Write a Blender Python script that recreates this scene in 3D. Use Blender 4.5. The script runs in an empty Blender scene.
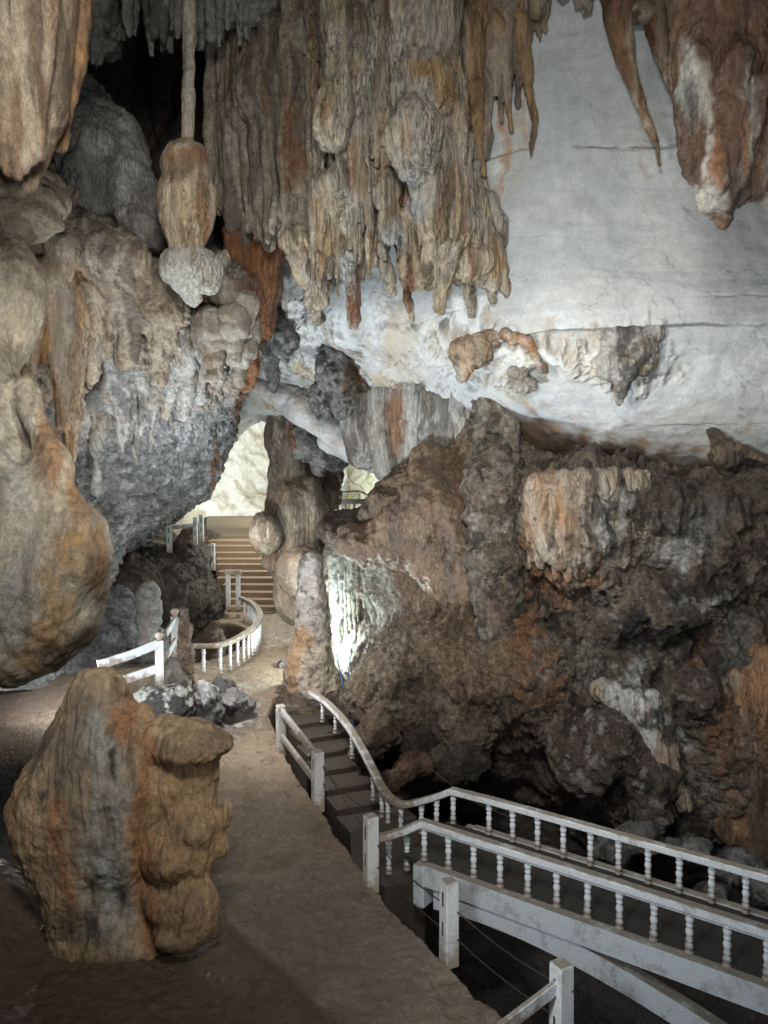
import bpy, math, random
import numpy as np
from mathutils import Vector, Matrix

random.seed(7)
rng = np.random.default_rng(11)
C = bpy.context.scene.collection
scene = bpy.context.scene

# ------------------------------------------------------------------ camera
F = 740.0
TH = math.radians(1.7)
CAM = np.array([0.0, 0.0, 5.0])
FWD = np.array([0, math.cos(TH), -math.sin(TH)])
UPV = np.array([0, math.sin(TH), math.cos(TH)])
RGT = np.array([1.0, 0, 0])

def ray(px, py):
    return FWD + (px - 384) / F * RGT + (512 - py) / F * UPV

def P(px, py, d):
    """a point of the cave seen at photo position (px, py), d metres into the cave"""
    r = ray(px, py)
    return CAM + r * (d / r[1])

def G(px, py, z):
    r = ray(px, py)
    return CAM + r * ((z - CAM[2]) / r[2])

def proj(V):
    q = V - CAM
    f = np.maximum(q @ FWD, 0.1)
    return 384 + F * (q @ RGT) / f, 512 - F * (q @ UPV) / f

cam_d = bpy.data.cameras.new('camera')
cam = bpy.data.objects.new('camera', cam_d)
C.objects.link(cam)
cam.location = CAM
cam.rotation_euler = (math.pi / 2 - TH, 0, 0)
cam_d.sensor_fit = 'VERTICAL'
cam_d.sensor_height = 24
cam_d.lens = 24 * F / 1024
cam_d.clip_end = 300
scene.camera = cam

# ------------------------------------------------------------------ noise
TN = 64
TAB = rng.random((TN, TN, TN)).astype(np.float32) * 2 - 1
WN = 32
JIT = rng.random((WN, WN, WN, 3)).astype(np.float32)
ROT = np.array([[0.36, 0.48, -0.8], [-0.8, 0.6, 0.0], [0.48, 0.64, 0.6]])

def vnoise(p):
    i = np.floor(p).astype(np.int64)
    f = (p - i).astype(np.float32)
    f = f * f * f * (f * (f * 6 - 15) + 10)
    i0 = i % TN
    i1 = (i0 + 1) % TN
    x0, y0, z0 = i0[:, 0], i0[:, 1], i0[:, 2]
    x1, y1, z1 = i1[:, 0], i1[:, 1], i1[:, 2]
    fx, fy, fz = f[:, 0], f[:, 1], f[:, 2]
    a = TAB[x0, y0, z0] * (1 - fx) + TAB[x1, y0, z0] * fx
    b = TAB[x0, y1, z0] * (1 - fx) + TAB[x1, y1, z0] * fx
    c = TAB[x0, y0, z1] * (1 - fx) + TAB[x1, y0, z1] * fx
    e = TAB[x0, y1, z1] * (1 - fx) + TAB[x1, y1, z1] * fx
    return (a * (1 - fy) + b * fy) * (1 - fz) + (c * (1 - fy) + e * fy) * fz

def fbm(p, octv=4, gain=0.5, ridge=False, rot=True):
    out = np.zeros(len(p), np.float32)
    a, s = 1.0, 0.0
    q = p.astype(np.float64).copy()
    for o in range(octv):
        n = vnoise(q)
        if ridge:
            n = 1 - 2 * np.abs(n)
        out += a * n
        s += a
        a *= gain
        q = (q @ ROT if rot else q) * 2.03 + 17.3
    return out / s

def worley(p):
    i = np.floor(p).astype(np.int64)
    f1 = np.full(len(p), 9.0, np.float32)
    f2 = np.full(len(p), 9.0, np.float32)
    for dx in (-1, 0, 1):
        for dy in (-1, 0, 1):
            for dz in (-1, 0, 1):
                c = i + (dx, dy, dz)
                j = JIT[c[:, 0] % WN, c[:, 1] % WN, c[:, 2] % WN]
                v = (c - p) + j
                dd = np.sqrt((v * v).sum(1)).astype(np.float32)
                m = dd < f1
                f2 = np.where(m, f1, np.minimum(f2, dd))
                f1 = np.where(m, dd, f1)
    return f1, f2

def sc3(p, x, y=None, z=None):
    return p * np.array([x, x if y is None else y, x if z is None else z])

def ss(a, b, x):
    t = np.clip((x - a) / (b - a), 0, 1)
    return t * t * (3 - 2 * t)

def flute(p, f=5.0, zf=0.5, octv=3):
    """vertical flutes and drapes: fine sideways, slow downwards; rounded ribs, sharp grooves"""
    w = fbm(p * 0.8, 2)
    q = sc3(p, f, f * .4, zf)
    q[:, 0] += w * 1.2
    n = np.zeros(len(p), np.float32)
    a = 1.0
    for o in range(octv):
        n += a * np.sqrt(np.abs(vnoise(q)) + 1e-4)
        q = q * np.array([2.1, 2.1, 1.6]) + 9.1
        a *= 0.5
    return n / 1.75 - 0.5

# ------------------------------------------------------------------ colours (mineral albedo)
WHITE = (.50, .52, .52); PALE = (.40, .40, .37); GREY = (.22, .215, .20); BLUE = (.25, .28, .31)
CREAM = (.40, .33, .23); OCHRE = (.36, .21, .095); ORANGE = (.42, .20, .08); RUST = (.19, .075, .03)
BROWN = (.125, .083, .052); MUD = (.15, .112, .076); DARK = (.035, .029, .024); BLACK = (.015, .013, .012)

def mix(col, c, m):
    m = np.clip(m, 0, 1)[:, None]
    return col * (1 - m) + np.array(c)[None, :] * m

def streak(p, f=4, zf=.35, lo=.0, hi=.35, seed=0):
    q = sc3(p, f, f * .45, zf) + seed * 7.31
    q[:, 0] += vnoise(p * 1.3 + seed) * 1.0
    return ss(lo, hi, fbm(q, 3, .55, rot=False))

def patchy(p, f=1.2, lo=0., hi=.3, seed=0, octv=5):
    return ss(lo, hi, fbm(p * f + seed * 5.7, octv, .55))

_WC = {}
def spots(u, v, p, lst, warp=14, soft=.38):
    """mineral stains at given places with ragged outlines; lst of (px, py, rx, ry)"""
    if _WC.get('p') is not p:
        _WC['p'] = p
        _WC['a'] = 1.3 * fbm(p * 1.5 + 3.1, 3) + 1.1 * fbm(p * 6 + 1.1, 3)
        _WC['b'] = 1.6 * fbm(sc3(p, 1.9, 1.9, 1.2) + 8.7, 3) + 1.3 * fbm(sc3(p, 7, 7, 3) + 4.7, 3)
    uu = u + warp * _WC['a']
    vv = v + warp * _WC['b']
    m = np.zeros(len(u), np.float32)
    for x, y, rx, ry in lst:
        k = np.sqrt(((uu - x) / rx) ** 2 + ((vv - y) / ry) ** 2)
        m = np.maximum(m, 1 - ss(1 - soft, 1 + soft, k))
    return m

# ------------------------------------------------------------------ materials
def new_mat(name):
    m = bpy.data.materials.new(name)
    m.use_nodes = True
    nt = m.node_tree
    b = nt.nodes['Principled BSDF']
    return m, nt, b

def rock_mat(name, rough=.75, bump=.5, scale=1.0, wet=0.0, var=.45, bdist=.02, streaky=False, crack=.5, zs=.35):
    m, nt, b = new_mat(name)
    N, L = nt.nodes.new, nt.links.new
    at = N('ShaderNodeAttribute'); at.attribute_name = 'Col'
    tc = N('ShaderNodeTexCoord')
    mp = N('ShaderNodeMapping')
    mp.inputs['Scale'].default_value = (scale, scale, scale * (zs if streaky else 1))
    L(tc.outputs['Object'], mp.inputs['Vector'])
    n1 = N('ShaderNodeTexNoise'); n1.inputs['Scale'].default_value = 9; n1.inputs['Detail'].default_value = 10
    n1.inputs['Roughness'].default_value = .68
    n2 = N('ShaderNodeTexNoise'); n2.inputs['Scale'].default_value = 38; n2.inputs['Detail'].default_value = 6
    n2.inputs['Roughness'].default_value = .7
    n3 = N('ShaderNodeTexNoise'); n3.inputs['Scale'].default_value = 2.3; n3.inputs['Detail'].default_value = 8
    for n in (n1, n2, n3):
        L(mp.outputs['Vector'], n.inputs['Vector'])
    # albedo variation
    r1 = N('ShaderNodeMapRange'); r1.inputs['From Min'].default_value = .3; r1.inputs['From Max'].default_value = .7
    r1.inputs['To Min'].default_value = 1 - var; r1.inputs['To Max'].default_value = 1 + var * .8
    L(n1.outputs['Fac'], r1.inputs['Value'])
    r2 = N('ShaderNodeMapRange'); r2.inputs['From Min'].default_value = .35; r2.inputs['From Max'].default_value = .65
    r2.inputs['To Min'].default_value = 1 - var * .5; r2.inputs['To Max'].default_value = 1 + var * .5
    L(n2.outputs['Fac'], r2.inputs['Value'])
    mu = N('ShaderNodeMath'); mu.operation = 'MULTIPLY'
    L(r1.outputs[0], mu.inputs[0]); L(r2.outputs[0], mu.inputs[1])
    vm = N('ShaderNodeVectorMath'); vm.operation = 'SCALE'
    # fine crackle: distorted cells whose seams hold dark mineral dirt
    dn = N('ShaderNodeTexNoise'); dn.inputs['Scale'].default_value = 5; dn.inputs['Detail'].default_value = 5
    L(mp.outputs['Vector'], dn.inputs['Vector'])
    dv_ = N('ShaderNodeVectorMath'); dv_.operation = 'MULTIPLY_ADD'; dv_.inputs[1].default_value = (.35, .35, .35)
    L(dn.outputs['Color'], dv_.inputs[0]); L(mp.outputs['Vector'], dv_.inputs[2])
    vo = N('ShaderNodeTexVoronoi'); vo.feature = 'DISTANCE_TO_EDGE'; vo.inputs['Scale'].default_value = 11
    L(dv_.outputs[0], vo.inputs['Vector'])
    cr_ = N('ShaderNodeMapRange'); cr_.inputs['From Max'].default_value = .09; cr_.inputs['To Min'].default_value = 1 - crack
    L(vo.outputs['Distance'], cr_.inputs['Value'])
    mm_ = N('ShaderNodeMapRange'); mm_.inputs['From Min'].default_value = .42; mm_.inputs['From Max'].default_value = .6
    L(n3.outputs['Fac'], mm_.inputs['Value'])
    mc = N('ShaderNodeMix'); mc.inputs['A'].default_value = 1
    L(mm_.outputs[0], mc.inputs['Factor']); L(cr_.outputs[0], mc.inputs['B'])
    mu2 = N('ShaderNodeMath'); mu2.operation = 'MULTIPLY'
    L(mu.outputs[0], mu2.inputs[0]); L(mc.outputs['Result'], mu2.inputs[1])
    L(at.outputs['Color'], vm.inputs[0]); L(mu2.outputs[0], vm.inputs['Scale'])
    L(vm.outputs[0], b.inputs['Base Color'])
    # roughness
    rr = N('ShaderNodeMapRange'); rr.inputs['From Min'].default_value = .35; rr.inputs['From Max'].default_value = .65
    rr.inputs['To Min'].default_value = rough - .18 - wet; rr.inputs['To Max'].default_value = min(1, rough + .12)
    L(n3.outputs['Fac'], rr.inputs['Value']); L(rr.outputs[0], b.inputs['Roughness'])
    b.inputs['Specular IOR Level'].default_value = .4
    # bump
    ad = N('ShaderNodeMath'); ad.operation = 'MULTIPLY_ADD'; ad.inputs[1].default_value = .45
    L(n2.outputs['Fac'], ad.inputs[0]); L(n1.outputs['Fac'], ad.inputs[2])
    ad2 = N('ShaderNodeMath'); ad2.operation = 'MULTIPLY_ADD'; ad2.inputs[1].default_value = .5
    L(mc.outputs['Result'], ad2.inputs[0]); L(ad.outputs[0], ad2.inputs[2])
    n4 = N('ShaderNodeTexNoise'); n4.inputs['Scale'].default_value = 95; n4.inputs['Detail'].default_value = 4
    L(mp.outputs['Vector'], n4.inputs['Vector'])
    ad3 = N('ShaderNodeMath'); ad3.operation = 'MULTIPLY_ADD'; ad3.inputs[1].default_value = .16
    L(n4.outputs['Fac'], ad3.inputs[0]); L(ad2.outputs[0], ad3.inputs[2])
    bp = N('ShaderNodeBump'); bp.inputs['Strength'].default_value = bump; bp.inputs['Distance'].default_value = bdist * 4.5
    L(ad3.outputs[0], bp.inputs['Height']); L(bp.outputs[0], b.inputs['Normal'])
    return m

M_ROCK = rock_mat('cave_rock', .7, .8, crack=.45)
M_FLOW = rock_mat('flowstone', .52, .8, var=.42, wet=.12, streaky=True)
M_DRIP = rock_mat('dripstone', .52, 1.0, scale=1.3, var=.55, streaky=True, zs=.16, crack=.6, bdist=.018)
M_WALL = rock_mat('pale_limestone', .8, .3, scale=.6, var=.14, crack=.12)
M_ROUGH = rock_mat('rough_rock', .78, 1.0, scale=1.1, var=.7, bdist=.035, crack=.6)
M_MUD = rock_mat('packed_mud', .48, .6, scale=1.3, var=.26, wet=.15, crack=.15)
M_NEAR = rock_mat('near_flowstone', .45, .7, scale=1.7, var=.45, streaky=True, zs=.55, bdist=.012, crack=.25, wet=.12)

def paint_mat(name, base=(.72, .76, .80), stain=(.2, .12, .06), lo=0.0, hi=.25, amt=.8, grime=(.17, .135, .085)):
    m, nt, b = new_mat(name)
    N, L = nt.nodes.new, nt.links.new
    tc = N('ShaderNodeTexCoord')
    n = N('ShaderNodeTexNoise'); n.inputs['Scale'].default_value = 6; n.inputs['Detail'].default_value = 9
    n.inputs['Roughness'].default_value = .7
    L(tc.outputs['Object'], n.inputs['Vector'])
    sp = N('ShaderNodeSeparateXYZ'); L(tc.outputs['Object'], sp.inputs[0])
    h = N('ShaderNodeMapRange'); h.inputs['From Min'].default_value = lo; h.inputs['From Max'].default_value = hi
    h.inputs['To Min'].default_value = .34; h.inputs['To Max'].default_value = 0
    L(sp.outputs['Z'], h.inputs['Value'])
    a = N('ShaderNodeMath'); a.operation = 'ADD'; L(n.outputs['Fac'], a.inputs[0]); L(h.outputs[0], a.inputs[1])
    r = N('ShaderNodeMapRange'); r.inputs['From Min'].default_value = .56; r.inputs['From Max'].default_value = .74
    r.inputs['To Max'].default_value = amt
    L(a.outputs[0], r.inputs['Value'])
    mx = N('ShaderNodeMix'); mx.data_type = 'RGBA'
    mx.inputs['A'].default_value = (*base, 1); mx.inputs['B'].default_value = (*stain, 1)
    L(r.outputs[0], mx.inputs['Factor'])
    ge = N('ShaderNodeNewGeometry'); sn = N('ShaderNodeSeparateXYZ'); L(ge.outputs['Normal'], sn.inputs[0])
    upm = N('ShaderNodeMapRange'); upm.inputs['From Min'].default_value = .5; upm.inputs['From Max'].default_value = .95
    upm.inputs['To Max'].default_value = .26; L(sn.outputs['Z'], upm.inputs['Value'])
    n5 = N('ShaderNodeTexNoise'); n5.inputs['Scale'].default_value = 2.6; n5.inputs['Detail'].default_value = 10; n5.inputs['Roughness'].default_value = .75
    L(tc.outputs['Object'], n5.inputs['Vector'])
    ga = N('ShaderNodeMath'); ga.operation = 'ADD'; L(n5.outputs['Fac'], ga.inputs[0]); L(upm.outputs[0], ga.inputs[1])
    gr_ = N('ShaderNodeMapRange'); gr_.inputs['From Min'].default_value = .53; gr_.inputs['From Max'].default_value = .74; gr_.inputs['To Max'].default_value = .85
    L(ga.outputs[0], gr_.inputs['Value'])
    mx2 = N('ShaderNodeMix'); mx2.data_type = 'RGBA'; mx2.inputs['B'].default_value = (*grime, 1)
    L(gr_.outputs[0], mx2.inputs['Factor']); L(mx.outputs['Result'], mx2.inputs['A'])
    n2 = N('ShaderNodeTexNoise'); n2.inputs['Scale'].default_value = 45; n2.inputs['Detail'].default_value = 5
    L(tc.outputs['Object'], n2.inputs['Vector'])
    r2 = N('ShaderNodeMapRange'); r2.inputs['From Min'].default_value = .3; r2.inputs['From Max'].default_value = .7
    r2.inputs['To Min'].default_value = .86; r2.inputs['To Max'].default_value = 1.06
    L(n2.outputs['Fac'], r2.inputs['Value'])
    vm = N('ShaderNodeVectorMath'); vm.operation = 'SCALE'
    L(mx2.outputs['Result'], vm.inputs[0]); L(r2.outputs[0], vm.inputs['Scale'])
    L(vm.outputs[0], b.inputs['Base Color'])
    b.inputs['Roughness'].default_value = .6
    bp = N('ShaderNodeBump'); bp.inputs['Strength'].default_value = .35; bp.inputs['Distance'].default_value = .01
    L(n2.outputs['Fac'], bp.inputs['Height']); L(bp.outputs[0], b.inputs['Normal'])
    return m

M_PAINT = paint_mat('white_paint_worn')
M_BAL = paint_mat('white_paint_baluster', lo=0.0, hi=.3, amt=.75)
M_POST = paint_mat('white_paint_post', (.74, .76, .77), (.30, .20, .10), 0, .45, .7)
M_BEAM = paint_mat('whitewashed_concrete', (.60, .65, .69), (.14, .13, .11), -5, -4, .8)
M_DSTEP = paint_mat('dark_wet_concrete', (.062, .048, .037), (.03, .024, .02), -5, -4, .8, (.045, .036, .028))
M_STEP = paint_mat('worn_concrete', (.20, .15, .10), (.09, .065, .045), -5, -4, .8)
M_DECK = paint_mat('dark_muddy_deck', (.036, .031, .027), (.02, .017, .015), -5, -4, .8, (.03, .026, .022))
M_STAIR = paint_mat('worn_stone_stair', (.27, .19, .12), (.10, .07, .045), -5, -4, .7, (.24, .175, .115))
M_HOLE, _nt, _b = new_mat('dark_slot'); _b.inputs['Base Color'].default_value = (.012, .011, .01, 1); _b.inputs['Roughness'].default_value = .9

def plain(name, c, r=.5):
    m, nt, b = new_mat(name)
    N, L = nt.nodes.new, nt.links.new
    n = N('ShaderNodeTexNoise'); n.inputs['Scale'].default_value = 30
    mr = N('ShaderNodeMapRange'); mr.inputs['To Min'].default_value = .6; mr.inputs['To Max'].default_value = 1.3
    L(n.outputs['Fac'], mr.inputs['Value'])
    vm = N('ShaderNodeVectorMath'); vm.operation = 'SCALE'; vm.inputs[0].default_value = c
    L(mr.outputs[0], vm.inputs['Scale']); L(vm.outputs[0], b.inputs['Base Color'])
    b.inputs['Roughness'].default_value = r
    return m
M_WIRE = plain('rubber_cable', (.035, .03, .028), .6)
M_ROPE = plain('blue_rope', (.03, .10, .28), .6)
M_TEAL = plain('grey_pipe', (.10, .14, .15), .4)

# ------------------------------------------------------------------ mesh building
def tag(o, label=None, cat=None, group=None, kind=None):
    if label: o['label'] = label
    if cat: o['category'] = cat
    if group: o['group'] = group
    if kind: o['kind'] = kind
    return o

def link_mesh(name, verts, faces, mat, smooth=True, parent=None, origin=None):
    me = bpy.data.meshes.new(name)
    verts = np.asarray(verts, np.float64)
    if origin is None:
        origin = np.zeros(3)
    elif isinstance(origin, str):
        lo, hi = verts.min(0), verts.max(0)
        origin = np.array([(lo[0] + hi[0]) / 2, (lo[1] + hi[1]) / 2, lo[2] if origin == 'base' else hi[2]])
    faces = np.asarray(faces)
    if faces.ndim == 2:
        nv = faces.shape[1]
        me.vertices.add(len(verts)); me.vertices.foreach_set('co', (verts - origin).astype(np.float32).ravel())
        me.loops.add(faces.size); me.loops.foreach_set('vertex_index', faces.astype(np.int32).ravel())
        me.polygons.add(len(faces))
        me.polygons.foreach_set('loop_start', np.arange(0, faces.size, nv, dtype=np.int32))
        me.update(calc_edges=True)
    else:
        me.from_pydata([tuple(v) for v in (verts - origin)], [], [list(f) for f in faces])
        me.update()
    me.polygons.foreach_set('use_smooth', np.full(len(me.polygons), smooth))
    me.materials.append(mat)
    o = bpy.data.objects.new(name, me)
    C.objects.link(o)
    o.location = origin
    if parent is not None:
        o.parent = parent
        o.location = Vector(origin) - parent.location
    return o

def get_n(me):
    n = np.empty(len(me.vertices) * 3, np.float32)
    me.vertex_normals.foreach_get('vector', n)
    return n.reshape(-1, 3)

def finish(o, disp, color, face_cam=False, origin_off=True):
    """displace along the normal and colour the vertices by their minerals"""
    me = o.data
    off = np.array(o.matrix_basis.translation)
    if o.parent is not None:
        off = off + np.array(o.parent.location)
    n = len(me.vertices)
    co = np.empty(n * 3, np.float32); me.vertices.foreach_get('co', co)
    V = co.reshape(-1, 3).astype(np.float64) + off
    Nn = get_n(me).astype(np.float64)
    if face_cam and ((CAM - V) * Nn).sum(1).mean() < 0:
        me.flip_normals(); Nn = -Nn
    if disp is not None:
        u, v = proj(V)
        V0 = V
        dd = disp(V, Nn, u, v)
        if me.materials[0] in (M_ROUGH,):
            far = np.clip((V[:, 1] - 4) / 12, .6, 2.2)
            dd = dd + far * (.016 * fbm(sc3(V, 9, 9, 6.5), 4, .65, ridge=True) + .007 * fbm(V * 21, 2))
        V = V + Nn * dd[:, None]
        me.vertices.foreach_set('co', (V - off).astype(np.float32).ravel())
        me.update()
        Nn = get_n(me).astype(np.float64)
    u, v = proj(V)
    col = color(V, Nn, u, v)
    lum = col.mean(1, keepdims=True)
    col = lum + (col - lum) * 1.04                      # mineral colours a little purer
    col = np.clip(col, 0.004, .8)
    ca = me.color_attributes.new('Col', 'FLOAT_COLOR', 'POINT')
    ca.data.foreach_set('color', np.c_[col, np.ones(n)].astype(np.float32).ravel())
    return o

# ---- implicit solids: ellipsoids and round cones, blended, meshed with surface nets
def E(px, py, d, rx, ry, rz=None):
    c = P(px, py, d); s = d / F
    return ('e', c, np.array([rx * s, rz if rz else rx * s, ry * s]))

def K(px, py, d, r, px2, py2, d2, r2):
    return ('k', P(px, py, d), r * d / F, P(px2, py2, d2), r2 * d2 / F)

def field(prims, vox, k):
    lo = np.full(3, 1e9); hi = np.full(3, -1e9)
    for q in prims:
        if q[0] == 'e':
            lo = np.minimum(lo, q[1] - q[2]); hi = np.maximum(hi, q[1] + q[2])
        else:
            lo = np.minimum(lo, np.minimum(q[1] - q[2], q[3] - q[4])); hi = np.maximum(hi, np.maximum(q[1] + q[2], q[3] + q[4]))
    m = 3 * vox + k * .5
    lo -= m; hi += m
    n = np.ceil((hi - lo) / vox).astype(int) + 1
    f = np.full(tuple(n), 1.0, np.float32)
    ax = [lo[i] + np.arange(n[i]) * vox for i in range(3)]
    for q in prims:
        kk = k
        if q[0] == 'e':
            a, b = q[1] - q[2], q[1] + q[2]; kk = min(k, .8 * q[2].min())
        else:
            a = np.minimum(q[1] - q[2], q[3] - q[4]); b = np.maximum(q[1] + q[2], q[3] + q[4]); kk = min(k, 1.2 * max(q[2], q[4]))
        mm = kk + 2.5 * vox
        i0 = np.maximum(np.floor((a - mm - lo) / vox).astype(int), 0)
        i1 = np.minimum(np.ceil((b + mm - lo) / vox).astype(int) + 1, n)
        X = ax[0][i0[0]:i1[0]][:, None, None].astype(np.float32)
        Y = ax[1][i0[1]:i1[1]][None, :, None].astype(np.float32)
        Z = ax[2][i0[2]:i1[2]][None, None, :].astype(np.float32)
        if q[0] == 'e':
            c, r = q[1], q[2]
            x, y, z = (X - c[0]), (Y - c[1]), (Z - c[2])
            k0 = np.sqrt((x / r[0]) ** 2 + (y / r[1]) ** 2 + (z / r[2]) ** 2)
            k1 = np.sqrt((x / r[0] ** 2) ** 2 + (y / r[1] ** 2) ** 2 + (z / r[2] ** 2) ** 2)
            dd = k0 * (k0 - 1) / np.maximum(k1, 1e-5)
        else:
            A, B = q[1], q[3]; ab = B - A; L2 = max((ab ** 2).sum(), 1e-9)
            x, y, z = X - A[0], Y - A[1], Z - A[2]
            t = np.clip((x * ab[0] + y * ab[1] + z * ab[2]) / L2, 0, 1)
            dd = np.sqrt((x - t * ab[0]) ** 2 + (y - t * ab[1]) ** 2 + (z - t * ab[2]) ** 2) - (q[2] * (1 - t) + q[4] * t)
        s = f[i0[0]:i1[0], i0[1]:i1[1], i0[2]:i1[2]]
        h = np.clip(kk - np.abs(s - dd), 0, None) / kk
        f[i0[0]:i1[0], i0[1]:i1[1], i0[2]:i1[2]] = np.minimum(s, dd) - h * h * kk * .25
    return f, lo

def nets(f, lo, vox):
    ins = f < 0
    c = np.zeros(tuple(np.array(f.shape) - 1), np.uint8)
    for dx in (0, 1):
        for dy in (0, 1):
            for dz in (0, 1):
                c += ins[dx:dx + c.shape[0], dy:dy + c.shape[1], dz:dz + c.shape[2]]
    act = (c > 0) & (c < 8)
    idx = np.full(c.shape, -1, np.int64)
    ci = np.argwhere(act)
    idx[act] = np.arange(len(ci))
    acc = np.zeros((len(ci), 3)); cnt = np.zeros(len(ci))
    corners = [(x, y, z) for x in (0, 1) for y in (0, 1) for z in (0, 1)]
    vals = {k: f[ci[:, 0] + k[0], ci[:, 1] + k[1], ci[:, 2] + k[2]] for k in corners}
    for a in corners:
        for axis in range(3):
            if a[axis]: continue
            b = list(a); b[axis] = 1; b = tuple(b)
            va, vb = vals[a], vals[b]
            m = (va < 0) != (vb < 0)
            t = np.where(m, va / np.where(m, va - vb, 1), 0)
            p = np.array(a, float)[None, :].repeat(len(ci), 0); p[:, axis] += t
            acc[m] += p[m]; cnt[m] += 1
    V = lo + (ci + acc / cnt[:, None]) * vox
    faces = []
    for axis in range(3):
        s0 = [slice(1, -1)] * 3; s0[axis] = slice(0, -1)
        s1 = [slice(1, -1)] * 3; s1[axis] = slice(1, None)
        A, B = ins[tuple(s0)], ins[tuple(s1)]
        e = np.argwhere(A != B)
        if not len(e): continue
        inside = A[e[:, 0], e[:, 1], e[:, 2]]
        g = e.copy()
        u, w = (axis + 1) % 3, (axis + 2) % 3
        g[:, u] += 1; g[:, w] += 1
        def cell(du, dw):
            h = g.copy(); h[:, u] -= du; h[:, w] -= dw
            return idx[h[:, 0], h[:, 1], h[:, 2]]
        q = np.stack([cell(1, 1), cell(0, 1), cell(0, 0), cell(1, 0)], 1)
        q[~inside] = q[~inside][:, ::-1]
        faces.append(q)
    return V, np.concatenate(faces)

def solid(name, prims, vox, k, disp, color, mat, label=None, cat=None, group=None, kind=None, origin='base', parent=None):
    f, lo = field(prims, vox, k)
    V, Q = nets(f, lo, vox)
    o = link_mesh(name, V, Q, mat, True, parent, origin)
    finish(o, disp, color)
    return tag(o, label, cat, group, kind)

# ---- smooth surface through a net of control points (px, py, d)
def cr(Pn, t):
    """Catmull-Rom along axis 0 at params t"""
    n = Pn.shape[0]
    i = np.clip(np.floor(t).astype(int), 0, n - 2); f = (t - i)
    g = lambda k: Pn[np.clip(k, 0, n - 1)]
    f = f.reshape((-1,) + (1,) * (Pn.ndim - 1))
    a, b, c, e = g(i - 1), g(i), g(i + 1), g(i + 2)
    return .5 * ((2 * b) + (-a + c) * f + (2 * a - 5 * b + 4 * c - e) * f ** 2 + (-a + 3 * b - 3 * c + e) * f ** 3)

def patch(name, net, nu, nv, disp, color, mat, **tags):
    """net[row][col] = (px, py, d)"""
    W = np.array([[P(*c) for c in row] for row in net])
    rows, cols = W.shape[:2]
    # even out the spacing so that the mesh is regular in the place
    A = cr(W, np.linspace(0, rows - 1, nv))
    B = cr(A.transpose(1, 0, 2), np.linspace(0, cols - 1, nu)).transpose(1, 0, 2)
    V = B.reshape(-1, 3)
    ii = np.arange(nv - 1)[:, None] * nu + np.arange(nu - 1)[None, :]
    Q = np.stack([ii, ii + 1, ii + nu + 1, ii + nu], -1).reshape(-1, 4)
    o = link_mesh(name, V, Q, mat)
    finish(o, disp, color, face_cam=True)
    return tag(o, **tags)

#PARTS
# ================================================================== THE CAVE ITSELF
# ---- white limestone wall and ceiling
def d_white(V, N, u, v):
    low = ss(430, 340, u)                               # the ceiling running back gets rougher
    d = .20 * fbm(V * .45, 4) + .022 * fbm(sc3(V, 1.2, 1.2, 3.0), 5) + .03 * fbm(V * 3, 4) * ss(7.9, 7.2, V[:, 2])
    d += .22 * spots(u, v, V, [(485, 352, 50, 20), (628, 358, 40, 26), (545, 345, 60, 9)], 14, .6)
    clus = spots(u, v, V, [(290, 330, 40, 34), (330, 385, 26, 40), (310, 430, 45, 24), (380, 330, 30, 16)], 20, .5)
    ban = spots(u, v, V, [(340, 440, 60, 12), (400, 345, 90, 16), (300, 405, 40, 10)], 8, .5)
    d += low * (.26 * fbm(V * .9, 2, .45) + .12 * clus * (1 - ban) * fbm(V * 4, 4, ridge=True) + .02 * fbm(V * 5, 4)) + .14 * ban
    d -= .55 * spots(u, v, V, [(405, 428, 44, 36)], 10, .5)
    d += .12 * flute(V, 4, .3) * spots(u, v, V, [(405, 425, 46, 40)], 10, .4)
    # thin horizontal cracks
    w = V[:, 2] + .16 * fbm(sc3(V, .7, .7, .9), 5, .6)
    for z0, a, t in ((10.75, .05, -.4), (12.3, .05, .0), (8.8, .02, .05), (9.3, .02, .1), (6.15, .03, .1), (8.15, .02, .15)):
        d -= a * np.exp(-((w - z0) / .02) ** 2) * ss(t, t + .3, fbm(sc3(V, .8, .8, .1) + z0, 4))
    # the scar where a block broke away
    z = V[:, 2]
    d += .17 * ss(7.70, 7.75, z + .05 * fbm(V * 1.0, 3) + .012 * fbm(V * 7, 2)) * ss(410, 470, u)
    return d

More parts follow.
